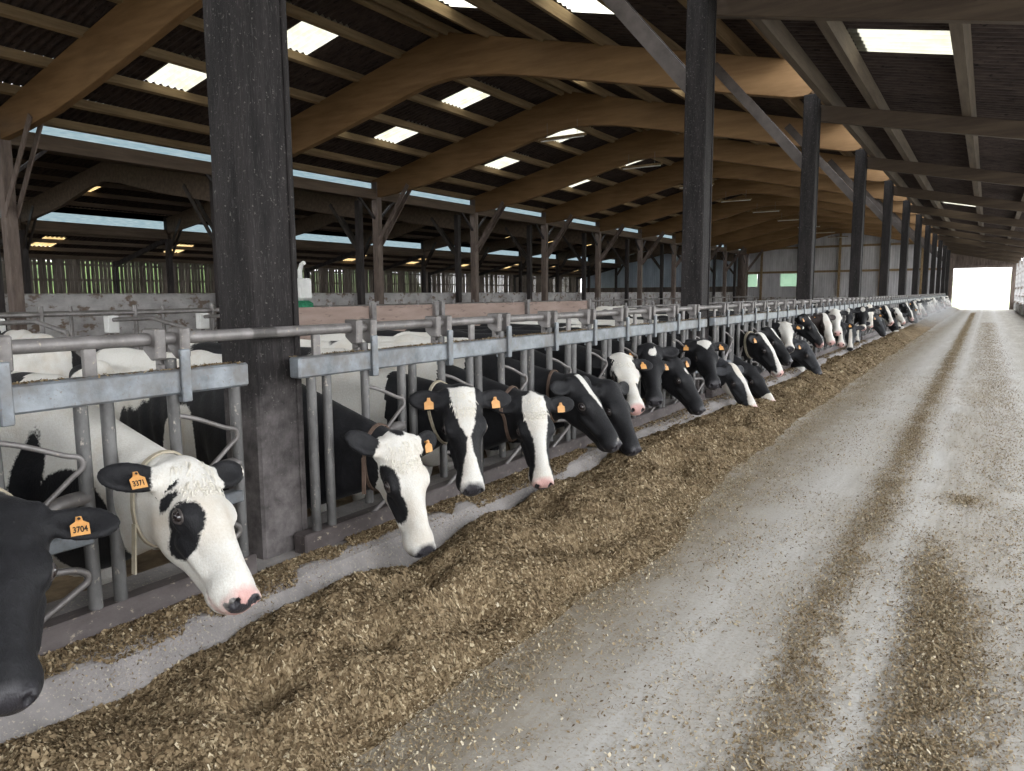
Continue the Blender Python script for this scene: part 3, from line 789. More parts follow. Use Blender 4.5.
def flakes(x, y, z, nx, ny, seed, smin=.006, smax=.019):
    """small bent chaff quads lying at the given points with tilts about the surface slope"""
    r = np.random.default_rng(seed); n = len(x)
    a = r.random(n) * 2 * PI; l = smin + (smax - smin) * r.random(n) ** 2; w = l * (.22 + .5 * r.random(n))
    tx = nx + r.normal(0, .5, n); ty = ny + r.normal(0, .5, n)
    ca, sa = np.cos(a), np.sin(a)
    st = r.random(n) < .10; l = np.where(st, l * 1.9, l); w = np.where(st, l * .09, w)
    V = np.zeros((n, 4, 3), np.float32)
    for i, (p, q) in enumerate(((-1, -1), (1, -1), (1, 1), (-1, 1))):
        dx = ca * p * l - sa * q * w; dy = sa * p * l + ca * q * w
        V[:, i, 0] = x + dx; V[:, i, 1] = y + dy; V[:, i, 2] = z + np.clip(dx * tx + dy * ty, -.02, .02) + .002
    rnd = np.repeat(np.clip(r.beta(2.2, 2.4, n), 0, 1), 4)
    return V.reshape(-1, 3), np.arange(4 * n).reshape(n, 4), rnd
def heap():
    V = []; F = []; A = []; off = 0; npoly_base = 0
    for (y0, y1, dy, dx) in ((-1.6, 9.0, .022, .02), (9.0, 67., .09, .05)):
        ys = np.arange(y0, y1 + dy / 2, dy); xs = np.arange(-2.50, -1.18, dx)
        X, Y = np.meshgrid(xs, ys); Z = heap_h(X, Y)
        lim = kerb_z(X) + .0
        Z = np.maximum(Z, np.where(X < -2.22, lim - .03, -.03))
        V.append(np.stack([X, Y, Z], -1).reshape(-1, 3)); nx = len(xs); ny = len(ys)
        i, j = np.meshgrid(np.arange(nx - 1), np.arange(ny - 1)); b = (j * nx + i).ravel() + off
        F.append(np.stack([b, b + 1, b + nx + 1, b + nx], -1)); off += nx * ny
        A.append(np.zeros(nx * ny))
    nb = sum(len(f) for f in F)
    r = np.random.default_rng(4)
    for (y0, y1, n, smin, smax) in ((-.2, 2.6, 95000, .0025, .0095), (2.6, 5.5, 75000, .003, .010), (5.5, 11, 45000, .005, .014), (11, 24, 16000, .010, .024)):
        x = r.uniform(-2.45, -1.22, n); y = r.uniform(y0, y1, n)
        z = heap_h(x, y); k = kerb_z(x)
        ok = (z > np.maximum(np.where(x < -2.2, k + .004, .004), .0)); x, y, z = x[ok], y[ok], z[ok]
        e = .01; gx = (heap_h(x + e, y) - z) / e; gy = (heap_h(x, y + e) - z) / e
        v, f, rn = flakes(x, y, z, gx, gy, 21, smin, smax)
        V.append(v); F.append(f + off); A.append(rn); off += len(v)
    V = np.concatenate(V); F = np.concatenate(F); A = np.concatenate(A)
    me = np_mesh('feed_heap', V, F, [M['feed'], M['flake']], {'rnd': A})
    mi = np.zeros(len(F), np.int32); mi[nb:] = 1
    me.polygons.foreach_set('material_index', mi); sm = mi == 0; me.polygons.foreach_set('use_smooth', sm)
    o = bpy.data.objects.new('feed_heap', me); C.objects.link(o)
    return tag(o, 'long brown heap of chopped feed lying along the kerb under the cow heads', 'feed', kind='stuff')
heap()
def scatter(name, label, pts, seed, smin, smax, lift=0., pale=0.):
    x, y, z = pts
    v, f, rn = flakes(x, y, z + lift, x * 0, x * 0, seed, smin, smax); rn = np.clip(rn + pale, 0, 1)
    me = np_mesh(name, v, f, [M['flake']], {'rnd': rn}, smooth=False)
    o = bpy.data.objects.new(name, me); C.objects.link(o)
    return tag(o, label, 'feed', kind='stuff')
# chaff on the kerb ledge
r = np.random.default_rng(9)
n = 60000; y = np.concatenate([r.uniform(-.2, 6, n), r.uniform(6, 20, 18000)]); t = r.random(len(y))
x = -2.56 + .17 * t
keep = (vnoise(x, y, 31, 7) * .5 + vnoise(x, y, 32, 2.2) * .7 > .30 + .55 * (t - .45) * (t > .45))
x, y = x[keep], y[keep]; z = np.interp(x, [-2.6, -2.45, -2.41, -2.27], [.225, .225, .205, .02]) + .012 * vnoise(x, y, 33, 14)
scatter('ledge_feed', 'strip of chopped feed left on the concrete kerb ledge along the barrier', (x, y, z), 5, .003, .0095)
# spilled streaks on the passage floor
def streak(xc, w, y0, y1, n, seed, dens=.5):
    r = np.random.default_rng(seed); y = y0 + (y1 - y0) * r.random(n) ** 1.7
    x = np.interp(y, [p[0] for p in xc], [p[1] for p in xc]) + w * np.clip(r.normal(0, .55, n), -2.2, 2.2)
    k = vnoise(x, y * .6, seed + 1, 4.5) * .6 + vnoise(x, y, seed + 2, 13) * .4 > dens + r.normal(0, .13, n)
    k &= r.random(n) < np.clip((y1 - y) / 1.4, 0, 1)
    return x[k], y[k], np.zeros(k.sum()) + .004 + .012 * r.random(k.sum()) ** 3
def fringe(n, seed, y0, y1):
    r = np.random.default_rng(seed); y = y0 + (y1 - y0) * r.random(n) ** 1.6; d = r.exponential(.15, n)
    x = np.interp(y, *TOE) - .06 + d; k = (vnoise(x, y, seed + 1, 9) > .25 + .6 * d) & (x < -.9)
    return x[k], y[k], np.zeros(k.sum()) + .003 + .010 * r.random(k.sum()) ** 3
def dust(n, seed, x0, x1, y0, y1):
    r = np.random.default_rng(seed); y = y0 + (y1 - y0) * r.random(n) ** 1.8; x = r.uniform(x0, x1, n); k = vnoise(x * 2, y, seed + 1, 2.5) + .35 * vnoise(x, y, seed + 2, 11) > .55
    return x[k], y[k], np.zeros(k.sum()) + .003
def clump(x0, y0, sx, sy, n, seed):
    r = np.random.default_rng(seed); return x0 + r.normal(0, sx, n), y0 + r.normal(0, sy, n), .004 + .012 * r.random(n) ** 2
P = [fringe(130000, 101, .8, 30), dust(170000, 111, -1.6, 1.7, .8, 14), streak([(0, -.44), (2.2, -.46), (2.8, -.50), (3.4, -.54), (5.3, -.51), (7, -.52), (9, -.54), (60, -.75)], .12, .7, 58, 230000, 41, .26),
     streak([(0, -.08), (2.3, -.09), (3.0, -.06), (3.7, -.10), (4.5, -.17), (5.2, -.2)], .15, .7, 5.0, 120000, 51, .27),
     streak([(0, .25), (3, .25), (9, .22), (25, .1)], .30, .8, 40, 100000, 61, .32),
     clump(-.05, 5.72, .07, .10, 1800, 71),
     streak([(0, -1.0), (9, -1.2), (25, -1.4)], .32, .8, 16, 20000, 81, .46),
     streak([(0, -1.36), (9, -1.55), (25, -1.7)], .11, .8, 22, 20000, 91, .36)]
loosepts = [np.concatenate([p[i] for p in P[:2]]) for i in range(3)]; P = P[2:]
scatter('scattered_chaff', 'pale loose chaff sprinkled all over the concrete passage floor', loosepts, 7, .0014, .0056, pale=.24)
pts = [np.concatenate([p[i] for p in P]) for i in range(3)]
r = np.random.default_rng(17)
kx = r.uniform(-2.47, -2.24, 30000); ky = r.uniform(-.2, 10, 30000); kk = vnoise(kx, ky, 65, 6) > .45 + .3 * r.random(30000); kx, ky = kx[kk], ky[kk]
scatter('kerb_dust', 'fine crumbs of feed sprinkled over the sloping kerb face', (kx, ky, kerb_z(kx) + .001), 25, .0014, .0045)
n = 26000; yy = r.uniform(-.3, 14, n) ; xx = XB + r.uniform(-.034, .030, n); kk = vnoise(xx * 8, yy, 77, 6) > .42
ph = np.mod(yy - PY(0) + .19, S); kk &= ph < 9 * PITCH + .13
scatter('rail_feed', 'crumbs of feed and dirt lying on top of the barrier rails', (xx[kk], yy[kk], np.full(kk.sum(), 1.130)), 15, .002, .007)
scatter('spilled_feed', 'streaks of chopped feed spilled along the concrete passage floor', pts, 6, .0016, .0060, pale=.10)
# ------------------------------------------------------------------ cows: one continuous skin each, polygonised from a smooth blend of shapes
f32 = np.float32
def sd_ell(p, c, r):
    q = (p - np.asarray(c, f32)) / np.asarray(r, f32)
    k0 = np.linalg.norm(q, axis=1); k1 = np.linalg.norm(q / np.asarray(r, f32), axis=1)
    return k0 * (k0 - 1) / np.maximum(k1, 1e-6)
def sd_cap(p, a, b, ra, rb):
    a = np.asarray(a, f32); ba = np.asarray(b, f32) - a; pa = p - a
    t = np.clip(pa @ ba / (ba @ ba), 0, 1)
    return np.linalg.norm(pa - t[:, None] * ba, axis=1) - (ra + (rb - ra) * t)
def smin(a, b, k):
    h = np.clip(.5 + .5 * (b - a) / k, 0, 1)
    return b + (a - b) * h - k * h * (1 - h)
def smax(a, b, k): return -smin(-a, -b, k)
def norm(v): v = np.asarray(v, float); return v / np.linalg.norm(v)

HS = 1.0   # head scale
def sd_head(q, ears, jaw=1.):
    """q in head space: x poll->nose, y left, z out of the forehead"""
    d = sd_ell(q, (.085, 0, -.085), (.12, .092, .085))
    d = smin(d, sd_ell(q, (.165, 0, -.072), (.14, .098, .068)), .04)
    d = smin(d, sd_cap(q, (.20, 0, -.080), (.44, 0, -.098), .078, .056), .04)
    d = smin(d, sd_cap(q, (.24, 0, -.045), (.43, 0, -.060), .040, .034), .03)
    d = smin(d, sd_ell(q, (.17, 0, -.165), (.12, .074, .10)), .05)
    d = smin(d, sd_cap(q, (.15, 0, -.20), (.44, 0, -.155), .058, .040), .045)
    d = smin(d, sd_ell(q, (.478, 0, -.108), (.074, .076, .066)), .035)
    d = smin(d, sd_ell(q, (.46, 0, -.165), (.052, .044, .030)), .02)
    d = smin(d, sd_ell(q, (-.002, 0, -.06), (.055, .062, .06)), .04)
    for s in (-1, 1):
        d = smin(d, sd_ell(q, (.185, s * .074, -.058), (.058, .040, .036)), .025)
        d = smin(d, sd_ell(q, (.195, s * .092, -.090), (.042, .018, .012)), .012); d = smin(d, sd_ell(q, (.185, s * .094, -.040), (.045, .018, .012)), .012)     # lower lid / cheekbone
        d = smin(d, sd_cap(q, (.25, s * .060, -.13), (.38, s * .050, -.12), .030, .022), .02)
        d = smin(d, sd_ell(q, (.522, s * .040, -.082), (.030, .026, .026)), .015)    # nostril wing
        d = smax(d, -sd_ell(q, (.543, s * .041, -.082), (.028, .0145, .020)), .004)   # nostril
        d = smax(d, -sd_ell(q, (.475, s * .070, -.150), (.085, .030, .0055)), .005)   # mouth line
        d = smax(d, -sd_ell(q, (.193, s * .120, -.064), (.027, .022, .019)), .006)   # eye socket
        d = smin(d, sd_ell(q, (.0, s * .082, -.05), (.028, .026, .028)), .03)        # horn base
    return d
def sd_ear(q, e):
    """one ear: stalk and a hollow leaf. e: dict base, dir, n (front), w"""
    b = e['base']; R_ = np.stack([e['dir'], e['w'], e['n']]).astype(f32); l = (q - b.astype(f32)) @ R_.T
    L_ = e['len']
    d = sd_ell(l, (L_ * .58, 0, .0), (L_ * .50, .056, .019))
    d = smin(d, sd_cap(l, (-.02, 0, -.01), (L_ * .3, 0, -.005), .036, .028), .03)
    return smax(d, -sd_ell(l, (L_ * .60, 0, .026), (L_ * .40, .042, .022)), .010)
def ear_frame(side, tilt=(-.18, -.16), fwd=(.30, .95), ln=.185, out=1.):
    d = norm((tilt[0], side * out, tilt[1])); n = np.array([fwd[0], -side * .12, fwd[1]]); n = norm(n - d * (n @ d))
    return dict(base=np.array([.035, side * .080, -.060]), dir=d, n=n, w=np.cross(n, d), len=ln, side=side)

def cow_frame(s):
    h = norm(s['h']); up = norm(s.get('up', (0, 0, 1)))
    u = norm(up - h * (up @ h)); y = np.cross(u, h)
    ro = math.radians(s.get('roll', 0)); y2 = y * math.cos(ro) + u * math.sin(ro); u2 = u * math.cos(ro) - y * math.sin(ro)
    return np.array(s['P'], float), np.stack([h, y2, u2])           # rows: head axes
def make_sdf(s):
    P, R_ = cow_frame(s); ears = s['ears']
    bx, by = s['body']
    H = lambda *q: P + np.array(q) @ R_                             # head -> world
    B = lambda x, y, z: (bx + x, by + y, z + PEN)
    g = s.get('girth', .86)
    def sdf(p, part=None):
        p = p.astype(f32)
        q = ((p - P.astype(f32)) @ R_.T.astype(f32)).astype(f32)
        dh = sd_head(q, ears)
        for e in ears: dh = smin(dh, sd_ear(q, e), .02)
        # body
        b = p - np.array([bx, by, PEN], f32)
        d = sd_ell(b, (-.42, 0, .88), (.62, .29 * g, .40))
        d = smin(d, sd_ell(b, (-.88, 0, .84), (.52, .335 * g, .41)), .12)
        d = smin(d, sd_ell(b, (-1.30, 0, 1.02), (.36, .26, .28)), .12)
        d = smin(d, sd_ell(b, (-.08, 0, .90), (.30, .22, .36)), .12)
        d = smin(d, sd_cap(b, (.02, 0, 1.25), (-.5, 0, 1.265), .085, .07), .08)
        d = smin(d, sd_cap(b, (-.5, 0, 1.265), (-1.50, 0, 1.275), .06, .06), .09)
        for k in (-1, 1):
            d = smin(d, sd_ell(b, (-1.12, k * .235, 1.235), (.09, .06, .055)), .07)       # hooks
            d = smin(d, sd_ell(b, (-1.55, k * .12, 1.16), (.07, .06, .07)), .06)          # pins
            d = smin(d, sd_cap(b, (-.06, k * .12, 1.16), (.07, k * .205, .74), .085, .125), .04)   # shoulder blade
            d = smin(d, sd_cap(b, (-.16, k * .16, 1.10), (-.02, k * .235, .80), .05, .06), .04)
            d = smin(d, sd_cap(b, (.05, k * .20, .72), (-.03, k * .17, .44), .10, .062), .06)
            d = smin(d, sd_cap(b, (-.03, k * .17, .44), (-.02, k * .17, .12), .055, .04), .04)
            d = smin(d, sd_cap(b, (-.02, k * .17, .12), (.04, k * .17, .03), .045, .055), .03)
            d = smin(d, sd_cap(b, (-1.28, k * .18, .98), (-1.12, k * .20, .70), .17, .12), .08)
            d = smin(d, sd_cap(b, (-1.14, k * .20, .70), (-1.44, k * .18, .48), .11, .06), .06)
            d = smin(d, sd_cap(b, (-1.44, k * .18, .48), (-1.38, k * .18, .12), .052, .04), .04)
            d = smin(d, sd_cap(b, (-1.38, k * .18, .12), (-1.31, k * .18, .03), .045, .055), .03)
        d = smin(d, sd_ell(b, (-1.10, 0, .52), (.24, .19, .15)), .06)                       # udder
        d = smin(d, sd_cap(b, (-1.58, 0, 1.24), (-1.66, 0, .85), .035, .025), .04)
        d = smin(d, sd_cap(b, (-1.66, 0, .85), (-1.63, 0, .42), .025, .05), .03)
        rb = np.clip(1 - np.abs(b[:, 0] + .62) / .38, 0, 1) * np.clip(1 - np.abs(b[:, 2] - .95) / .32, 0, 1)
        d = d + .010 * rb * np.sin((b[:, 0] + .35 * (b[:, 2] - .9)) * 62)          # ribs
        # neck
        n1 = sd_cap(p, H(.035, 0, -.095), B(.05, 0, 1.16), .080, .12)
        n2 = sd_cap(p, H(.11, 0, -.185), B(.20, 0, .66), .055, .14)
        n3 = sd_cap(p, H(.06, 0, -.13), B(.06, 0, .92), .085, .19)
        dn = smin(smin(n1, n3, .08), n2, .09)
        db = smin(d, dn, .10)
        if part: return dh, db, q, b
        return smin(dh, db, .045)
    return sdf
def axis_nodes(lo, hi, f0, f1, fine, coarse):
    """graded nodes: fine spacing inside [f0,f1], coarse outside; count = 4m+1"""
    a = []; x = lo
    while x < hi:
        a.append(x)
        d = max(f0 - x, x - f1, 0); x += fine + min(d / .15, 1.) * (coarse - fine)
    a.append(x)
    while (len(a) - 1) % 4: x += coarse; a.append(x)
    return np.array(a)
def surface_nets(V, gx, gy, gz):
    I = V < 0
    c = [I[i:V.shape[0] - 1 + i, j:V.shape[1] - 1 + j, k:V.shape[2] - 1 + k] for i in (0, 1) for j in (0, 1) for k in (0, 1)]
    s = sum(x.astype(np.int8) for x in c); ci, cj, ck = np.nonzero((s > 0) & (s < 8))
    acc = np.zeros((len(ci), 3)); cnt = np.zeros(len(ci))
    cor = [(i, j, k) for i in (0, 1) for j in (0, 1) for k in (0, 1)]
    vals = [V[ci + i, cj + j, ck + k] for i, j, k in cor]
    pos = [np.stack([gx[ci + i], gy[cj + j], gz[ck + k]], 1) for i, j, k in cor]
    for a in range(8):
        for b in range(a + 1, 8):
            if sum(abs(cor[a][t] - cor[b][t]) for t in range(3)) != 1: continue
            m = (vals[a] < 0) != (vals[b] < 0)
            if not m.any(): continue
            t = vals[a][m] / (vals[a][m] - vals[b][m])
            acc[m] += pos[a][m] + t[:, None] * (pos[b][m] - pos[a][m]); cnt[m] += 1
    verts = acc / cnt[:, None]
    idx = -np.ones([n - 1 for n in V.shape], np.int64); idx[ci, cj, ck] = np.arange(len(ci))
    F = []
    for ax in range(3):
        A = [slice(None)] * 3; Bs = [slice(None)] * 3; A[ax] = slice(0, -1); Bs[ax] = slice(1, None)
        a = I[tuple(A)]; b = I[tuple(Bs)]
        e = np.stack(np.nonzero(a != b), 1); o1, o2 = [(1, 2), (2, 0), (0, 1)][ax]
        e = e[(e[:, o1] > 0) & (e[:, o2] > 0) & (e[:, o1] < V.shape[o1] - 1) & (e[:, o2] < V.shape[o2] - 1)]
        ins = a[e[:, 0], e[:, 1], e[:, 2]]
        def cell(d1, d2):
            q = e.copy(); q[:, o1] -= d1; q[:, o2] -= d2; return idx[q[:, 0], q[:, 1], q[:, 2]]
        f = np.stack([cell(1, 1), cell(0, 1), cell(0, 0), cell(1, 0)], 1)
        f[~ins] = f[~ins][:, ::-1]
        F.append(f)
    F = np.concatenate(F); return verts, F[(F >= 0).all(1)]
def polygonise(sdf, lo, hi, fine_box, fine, coarse):
    g = [axis_nodes(lo[i], hi[i], fine_box[0][i], fine_box[1][i], fine, coarse) for i in range(3)]
    cg = [a[::4] for a in g]
    X = np.stack(np.meshgrid(*cg, indexing='ij'), -1); D = sdf(X.reshape(-1, 3)).reshape(X.shape[:3])
    dx = [np.diff(a) for a in cg]
    diag = np.sqrt(dx[0][:, None, None] ** 2 + dx[1][None, :, None] ** 2 + dx[2][None, None, :] ** 2)
    n = D.shape; mn = np.full([k - 1 for k in n], 9., f32)
    for i in (0, 1):
        for j in (0, 1):
            for k in (0, 1): mn = np.minimum(mn, np.abs(D[i:n[0] - 1 + i, j:n[1] - 1 + j, k:n[2] - 1 + k]))
    act = mn < diag * 1.05
    fn = [len(a) for a in g]
    mask = np.zeros(fn, bool)
    rep = act.repeat(4, 0).repeat(4, 1).repeat(4, 2)
    for i in (0, 1):
        for j in (0, 1):
            for k in (0, 1): mask[i:fn[0] - 1 + i, j:fn[1] - 1 + j, k:fn[2] - 1 + k] |= rep
    sg = np.sign(D)[:-1, :-1, :-1].repeat(4, 0).repeat(4, 1).repeat(4, 2)
    V = np.ones(fn, f32); V[:-1, :-1, :-1] = np.where(sg < 0, -1, 1)
    i, j, k = np.nonzero(mask)
    V[i, j, k] = sdf(np.stack([g[0][i], g[1][j], g[2][k]], 1))
    return surface_nets(V, *g)

# ---- coat fields (positive = white), in metres so that the shader can cut them sharply
def e_f(q, c, r): 
    r = np.asarray(r, f32); return (1 - np.linalg.norm((q - np.asarray(c, f32)) / r, axis=1)) * float(r.min())
def blaze(q, xs, ws, off=0., zlim=-.125):
    w = np.interp(q[:, 0], xs, ws); f = w - np.abs(q[:, 1] - off)
    f = np.minimum(f, (q[:, 2] - zlim)); f = np.minimum(f, q[:, 0] - xs[0]); return np.minimum(f, xs[-1] - q[:, 0])
def head_coat(s, q):
    f = np.full(len(q), .2 if s['face'] == 'white' else -.2, f32)
    for op in s.get('marks', ()):
        k = op[0]
        if k == 'W': f = np.maximum(f, e_f(q, op[1], op[2]))
        elif k == 'B': f = np.minimum(f, -e_f(q, op[1], op[2]))
        elif k == 'blaze': f = np.maximum(f, blaze(q, op[1], op[2], *op[3:]))
        elif k == 'jaw': f = np.maximum(f, np.minimum(op[1] - q[:, 2] - .25 * q[:, 0], q[:, 0] - op[2]))
    return f
def body_coat(s, b):
    kind = s.get('coat', 'mixed'); r = np.random.default_rng(s['seed'])
    base = {'cream': .2, 'white': .2, 'mixed': -.2, 'black': -.2, 'special': -.2}[kind]
    f = np.full(len(b), base, f32)
    nW = {'cream': 0, 'white': 0, 'mixed': 7, 'black': 2, 'special': 0}[kind]
    for i in range(nW):
        c = (r.uniform(-1.6, .1), r.choice([-1, 1]) * r.uniform(.1, .35), r.uniform(.35, 1.3)); rad = r.uniform(.14, .42, 3) * (1, .9, 1)
        f = np.maximum(f, e_f(b, c, rad))
    if kind == 'white':
        for i in range(9):
            c = (r.uniform(-1.6, .1), r.choice([-1, 1]) * r.uniform(.1, .35), r.uniform(.5, 1.3)); rad = r.uniform(.10, .30, 3)
            f = np.minimum(f, -e_f(b, c, rad))
    for op in s.get('bmarks', ()):
        if op[0] == 'W': f = np.maximum(f, e_f(b, op[1], op[2]))
        else: f = np.minimum(f, -e_f(b, op[1], op[2]))
    # legs below the knee and the belly line are white on these cows
    f = np.maximum(f, (.42 - b[:, 2]))
    return f

def add_eye(s, P, R_, sdf, root, side):
    t = np.linspace(.14, .05, 60); q = np.stack([np.full(60, .193), side * t, np.full(60, -.064)], 1)
    d = sd_head(q.astype(f32), ()); i = int(np.argmax(d < 0)); y = t[i] + .012
    bm = MB(); c = P + np.array([.193, side * (y - .008), -.064]) @ R_
    n, m = 14, 9
    for a in range(m + 1):
        for b in range(n):
            th = PI * a / m; ph = 2 * PI * b / n
            v = np.array([math.sin(th) * math.cos(ph) * .025, side * math.cos(th) * .022, math.sin(th) * math.sin(ph) * .021])
            bm.v.append(tuple(v @ R_))
    for a in range(m):
        for b in range(n): bm.f.append((a * n + b, a * n + (b + 1) % n, (a + 1) * n + (b + 1) % n, (a + 1) * n + b))
    o = bm.build('eye', M['eye'], smooth=True); o.parent = root; o.location = c - np.array(root.location)
    lm = MB(); pts = []
    for b in range(19):
        ph = 2 * PI * b / 18
        pts.append(tuple(np.array([math.cos(ph) * .0265, side * (.009 - .006 * math.cos(ph) ** 2), math.sin(ph) * .0195 + .0015]) @ R_))
    lm.tube(pts, .0058, 8, caps=False); l_ = lm.build('eyelid', M['eyelid'], smooth=True); l_.parent = o
    return o
def add_tag(s, P, R_, e, root, text=None, big=1.):
    """pentagon tag with a stud, hanging upright on the hollow face of the ear"""
    c = P + (e['base'] + e['dir'] * e['len'] * .52 + e['n'] * .022 - e['w'] * 0) @ R_
    n = norm(e['n'] @ R_); up = np.array([0, 0, 1.]); up = norm(up - n * (up @ n)); r_ = np.cross(up, n)
    c = c - up * .026
    Mx = Matrix(((r_[0], up[0], n[0], 0), (r_[1], up[1], n[1], 0), (r_[2], up[2], n[2], 0), (0, 0, 0, 1)))
    w = .0245 * big; m = MB()
    pr = [(-w, -w), (w, -w), (w, w * .45), (w * .42, w * .85), (w * .30, w * 1.5), (-w * .30, w * 1.5), (-w * .42, w * .85), (-w, w * .45)]
    m.prism(pr, 'z', -.0015, .0015)
    m.tube([(0, w * 1.1, -.02), (0, w * 1.1, .006)], .006 * big, 8)
    o = m.build('ear_tag', M['tag']); o['label'] = 'orange ear tag'
    o.parent = root; o.matrix_basis = Matrix.Translation(Vector(c - np.array(root.location))) @ Mx
    if text:
        cu = bpy.data.curves.new('tag_number', 'FONT'); cu.body = text; cu.size = .0235; cu.align_x = 'CENTER'; cu.align_y = 'CENTER'; cu.extrude = .0004; cu.offset = .0006
        cu.materials.append(M['ink']); tm = bpy.data.objects.new('tmp_number', cu); C.objects.link(tm); bpy.context.view_layer.update(); me_ = bpy.data.meshes.new_from_object(tm.evaluated_get(bpy.context.evaluated_depsgraph_get())); bpy.data.objects.remove(tm); me_.materials.clear(); me_.materials.append(M['ink']); to = bpy.data.objects.new('tag_number', me_); C.objects.link(to); to.parent = o; to.location = (0, -.007, .0022); to.scale = (.82, 1.15, 1)
        ms = MB(); ms.tube([(0, w * 1.1, .0055), (0, w * 1.1, .0075)], .0045, 8); so = ms.build('tag_stud', M['ink'], o)
    return o
def add_collar(s, sdf, P, R_, root, m, at=.17, width=.020, name='collar', tail=False):
    """strap following the neck skin a little behind the head"""
    a = P + np.array([.05, 0, -.12]) @ R_; bx, by = s['body']; b = np.array([bx + .06, by, .95 + PEN])
    ax = norm(b - a); c = a + ax * at
    u = norm(np.array([0, 0, 1.]) - ax * ax[2]); v = np.cross(ax, u); n = 40; rr_ = np.zeros((n, 2)); ts = np.linspace(.02, .42, 120)
    mb = MB(); ring = []
    for w in (-.5, .5):
        cc = c + ax * width * w
        for k in range(n):
            q = 2 * PI * k / n; d = u * math.cos(q) + v * math.sin(q)
            pts = cc + ts[:, None] * d; val = sdf(pts); i = int(np.argmax(val > 0)) or 40
            rr_[k, 0 if w < 0 else 1] = min(ts[i], .36)
    for col in (0, 1):
        x = rr_[:, col]; 
        for _ in range(3): x = np.maximum(x, (np.roll(x, 1) + np.roll(x, -1)) / 2)
        rr_[:, col] = x
    o0 = c - np.array(root.location)
    for layer, off in ((0, .010), (1, .003)):
        for w, col in ((-.5, 0), (.5, 1)):
            for k in range(n):
                q = 2 * PI * k / n; d = u * math.cos(q) + v * math.sin(q)
                mb.v.append(tuple(o0 + ax * width * w + d * (rr_[k, col] + off)))
    for k in range(n):
        k2 = (k + 1) % n
        mb.f += [(k, k2, n + k2, n + k), (2 * n + k, 3 * n + k, 3 * n + k2, 2 * n + k2), (k, 2 * n + k, 2 * n + k2, k2), (n + k, n + k2, 3 * n + k2, 3 * n + k)]
    if tail:
        k = tail; q = 2 * PI * k / n; d = u * math.cos(q) + v * math.sin(q); st = o0 + d * (rr_[k, 0] + .012)
        mb.beam(st, st + np.array([.015, -.02, -.17]), .022, .006, (0, 1, 0))
    return mb.build(name, m, root, smooth=True)
def add_forelock(s, P, R_, root, coatcol, n=260, seed=1, spread=.075, x1=.15):
    r = np.random.default_rng(seed); mb = MB()
    x = r.uniform(-.045, x1, n); y = np.clip(r.normal(0, spread * .55, n), -spread, spread)
    z = np.full(n, .06); 
    for _ in range(40):
        d = sd_head(np.stack([x, y, z], 1).astype(f32), ()); z = z - np.clip(d, 0, .02) * .9
    ok_ = np.abs(sd_head(np.stack([x, y, z], 1).astype(f32), ())) < .006
    keep = ok_ & (head_coat(s, np.stack([x, y, z], 1).astype(f32)) > .004)
    for i in np.nonzero(keep)[0]:
        ln = r.uniform(.022, .050) * (1.25 - max(x[i], 0) * 4.5); dirv = norm((.9, y[i] * 5 + r.normal(0, .3), .25 + r.normal(0, .15))); sd = norm(np.cross(dirv, (0, 0, 1))) * .0034
        p0 = np.array([x[i], y[i], z[i] - .004]); p1 = p0 + dirv * ln * .5 + np.array([0, 0, .004]); p2 = p0 + dirv * ln + np.array([.006, 0, -.010])
        vs = [p0 - sd, p0 + sd, p1 + sd * .8, p1 - sd * .8, p2]
        mb.add([tuple(P + v @ R_ - np.array(root.location)) for v in vs], [(0, 1, 2, 3), (3, 2, 4)])
    o = mb.build('forelock', coatcol, root); return o
M['forelock'] = simple('white hair', (.62, .58, .50), (.80, .77, .70), 60, rough=.6, bstr=0)

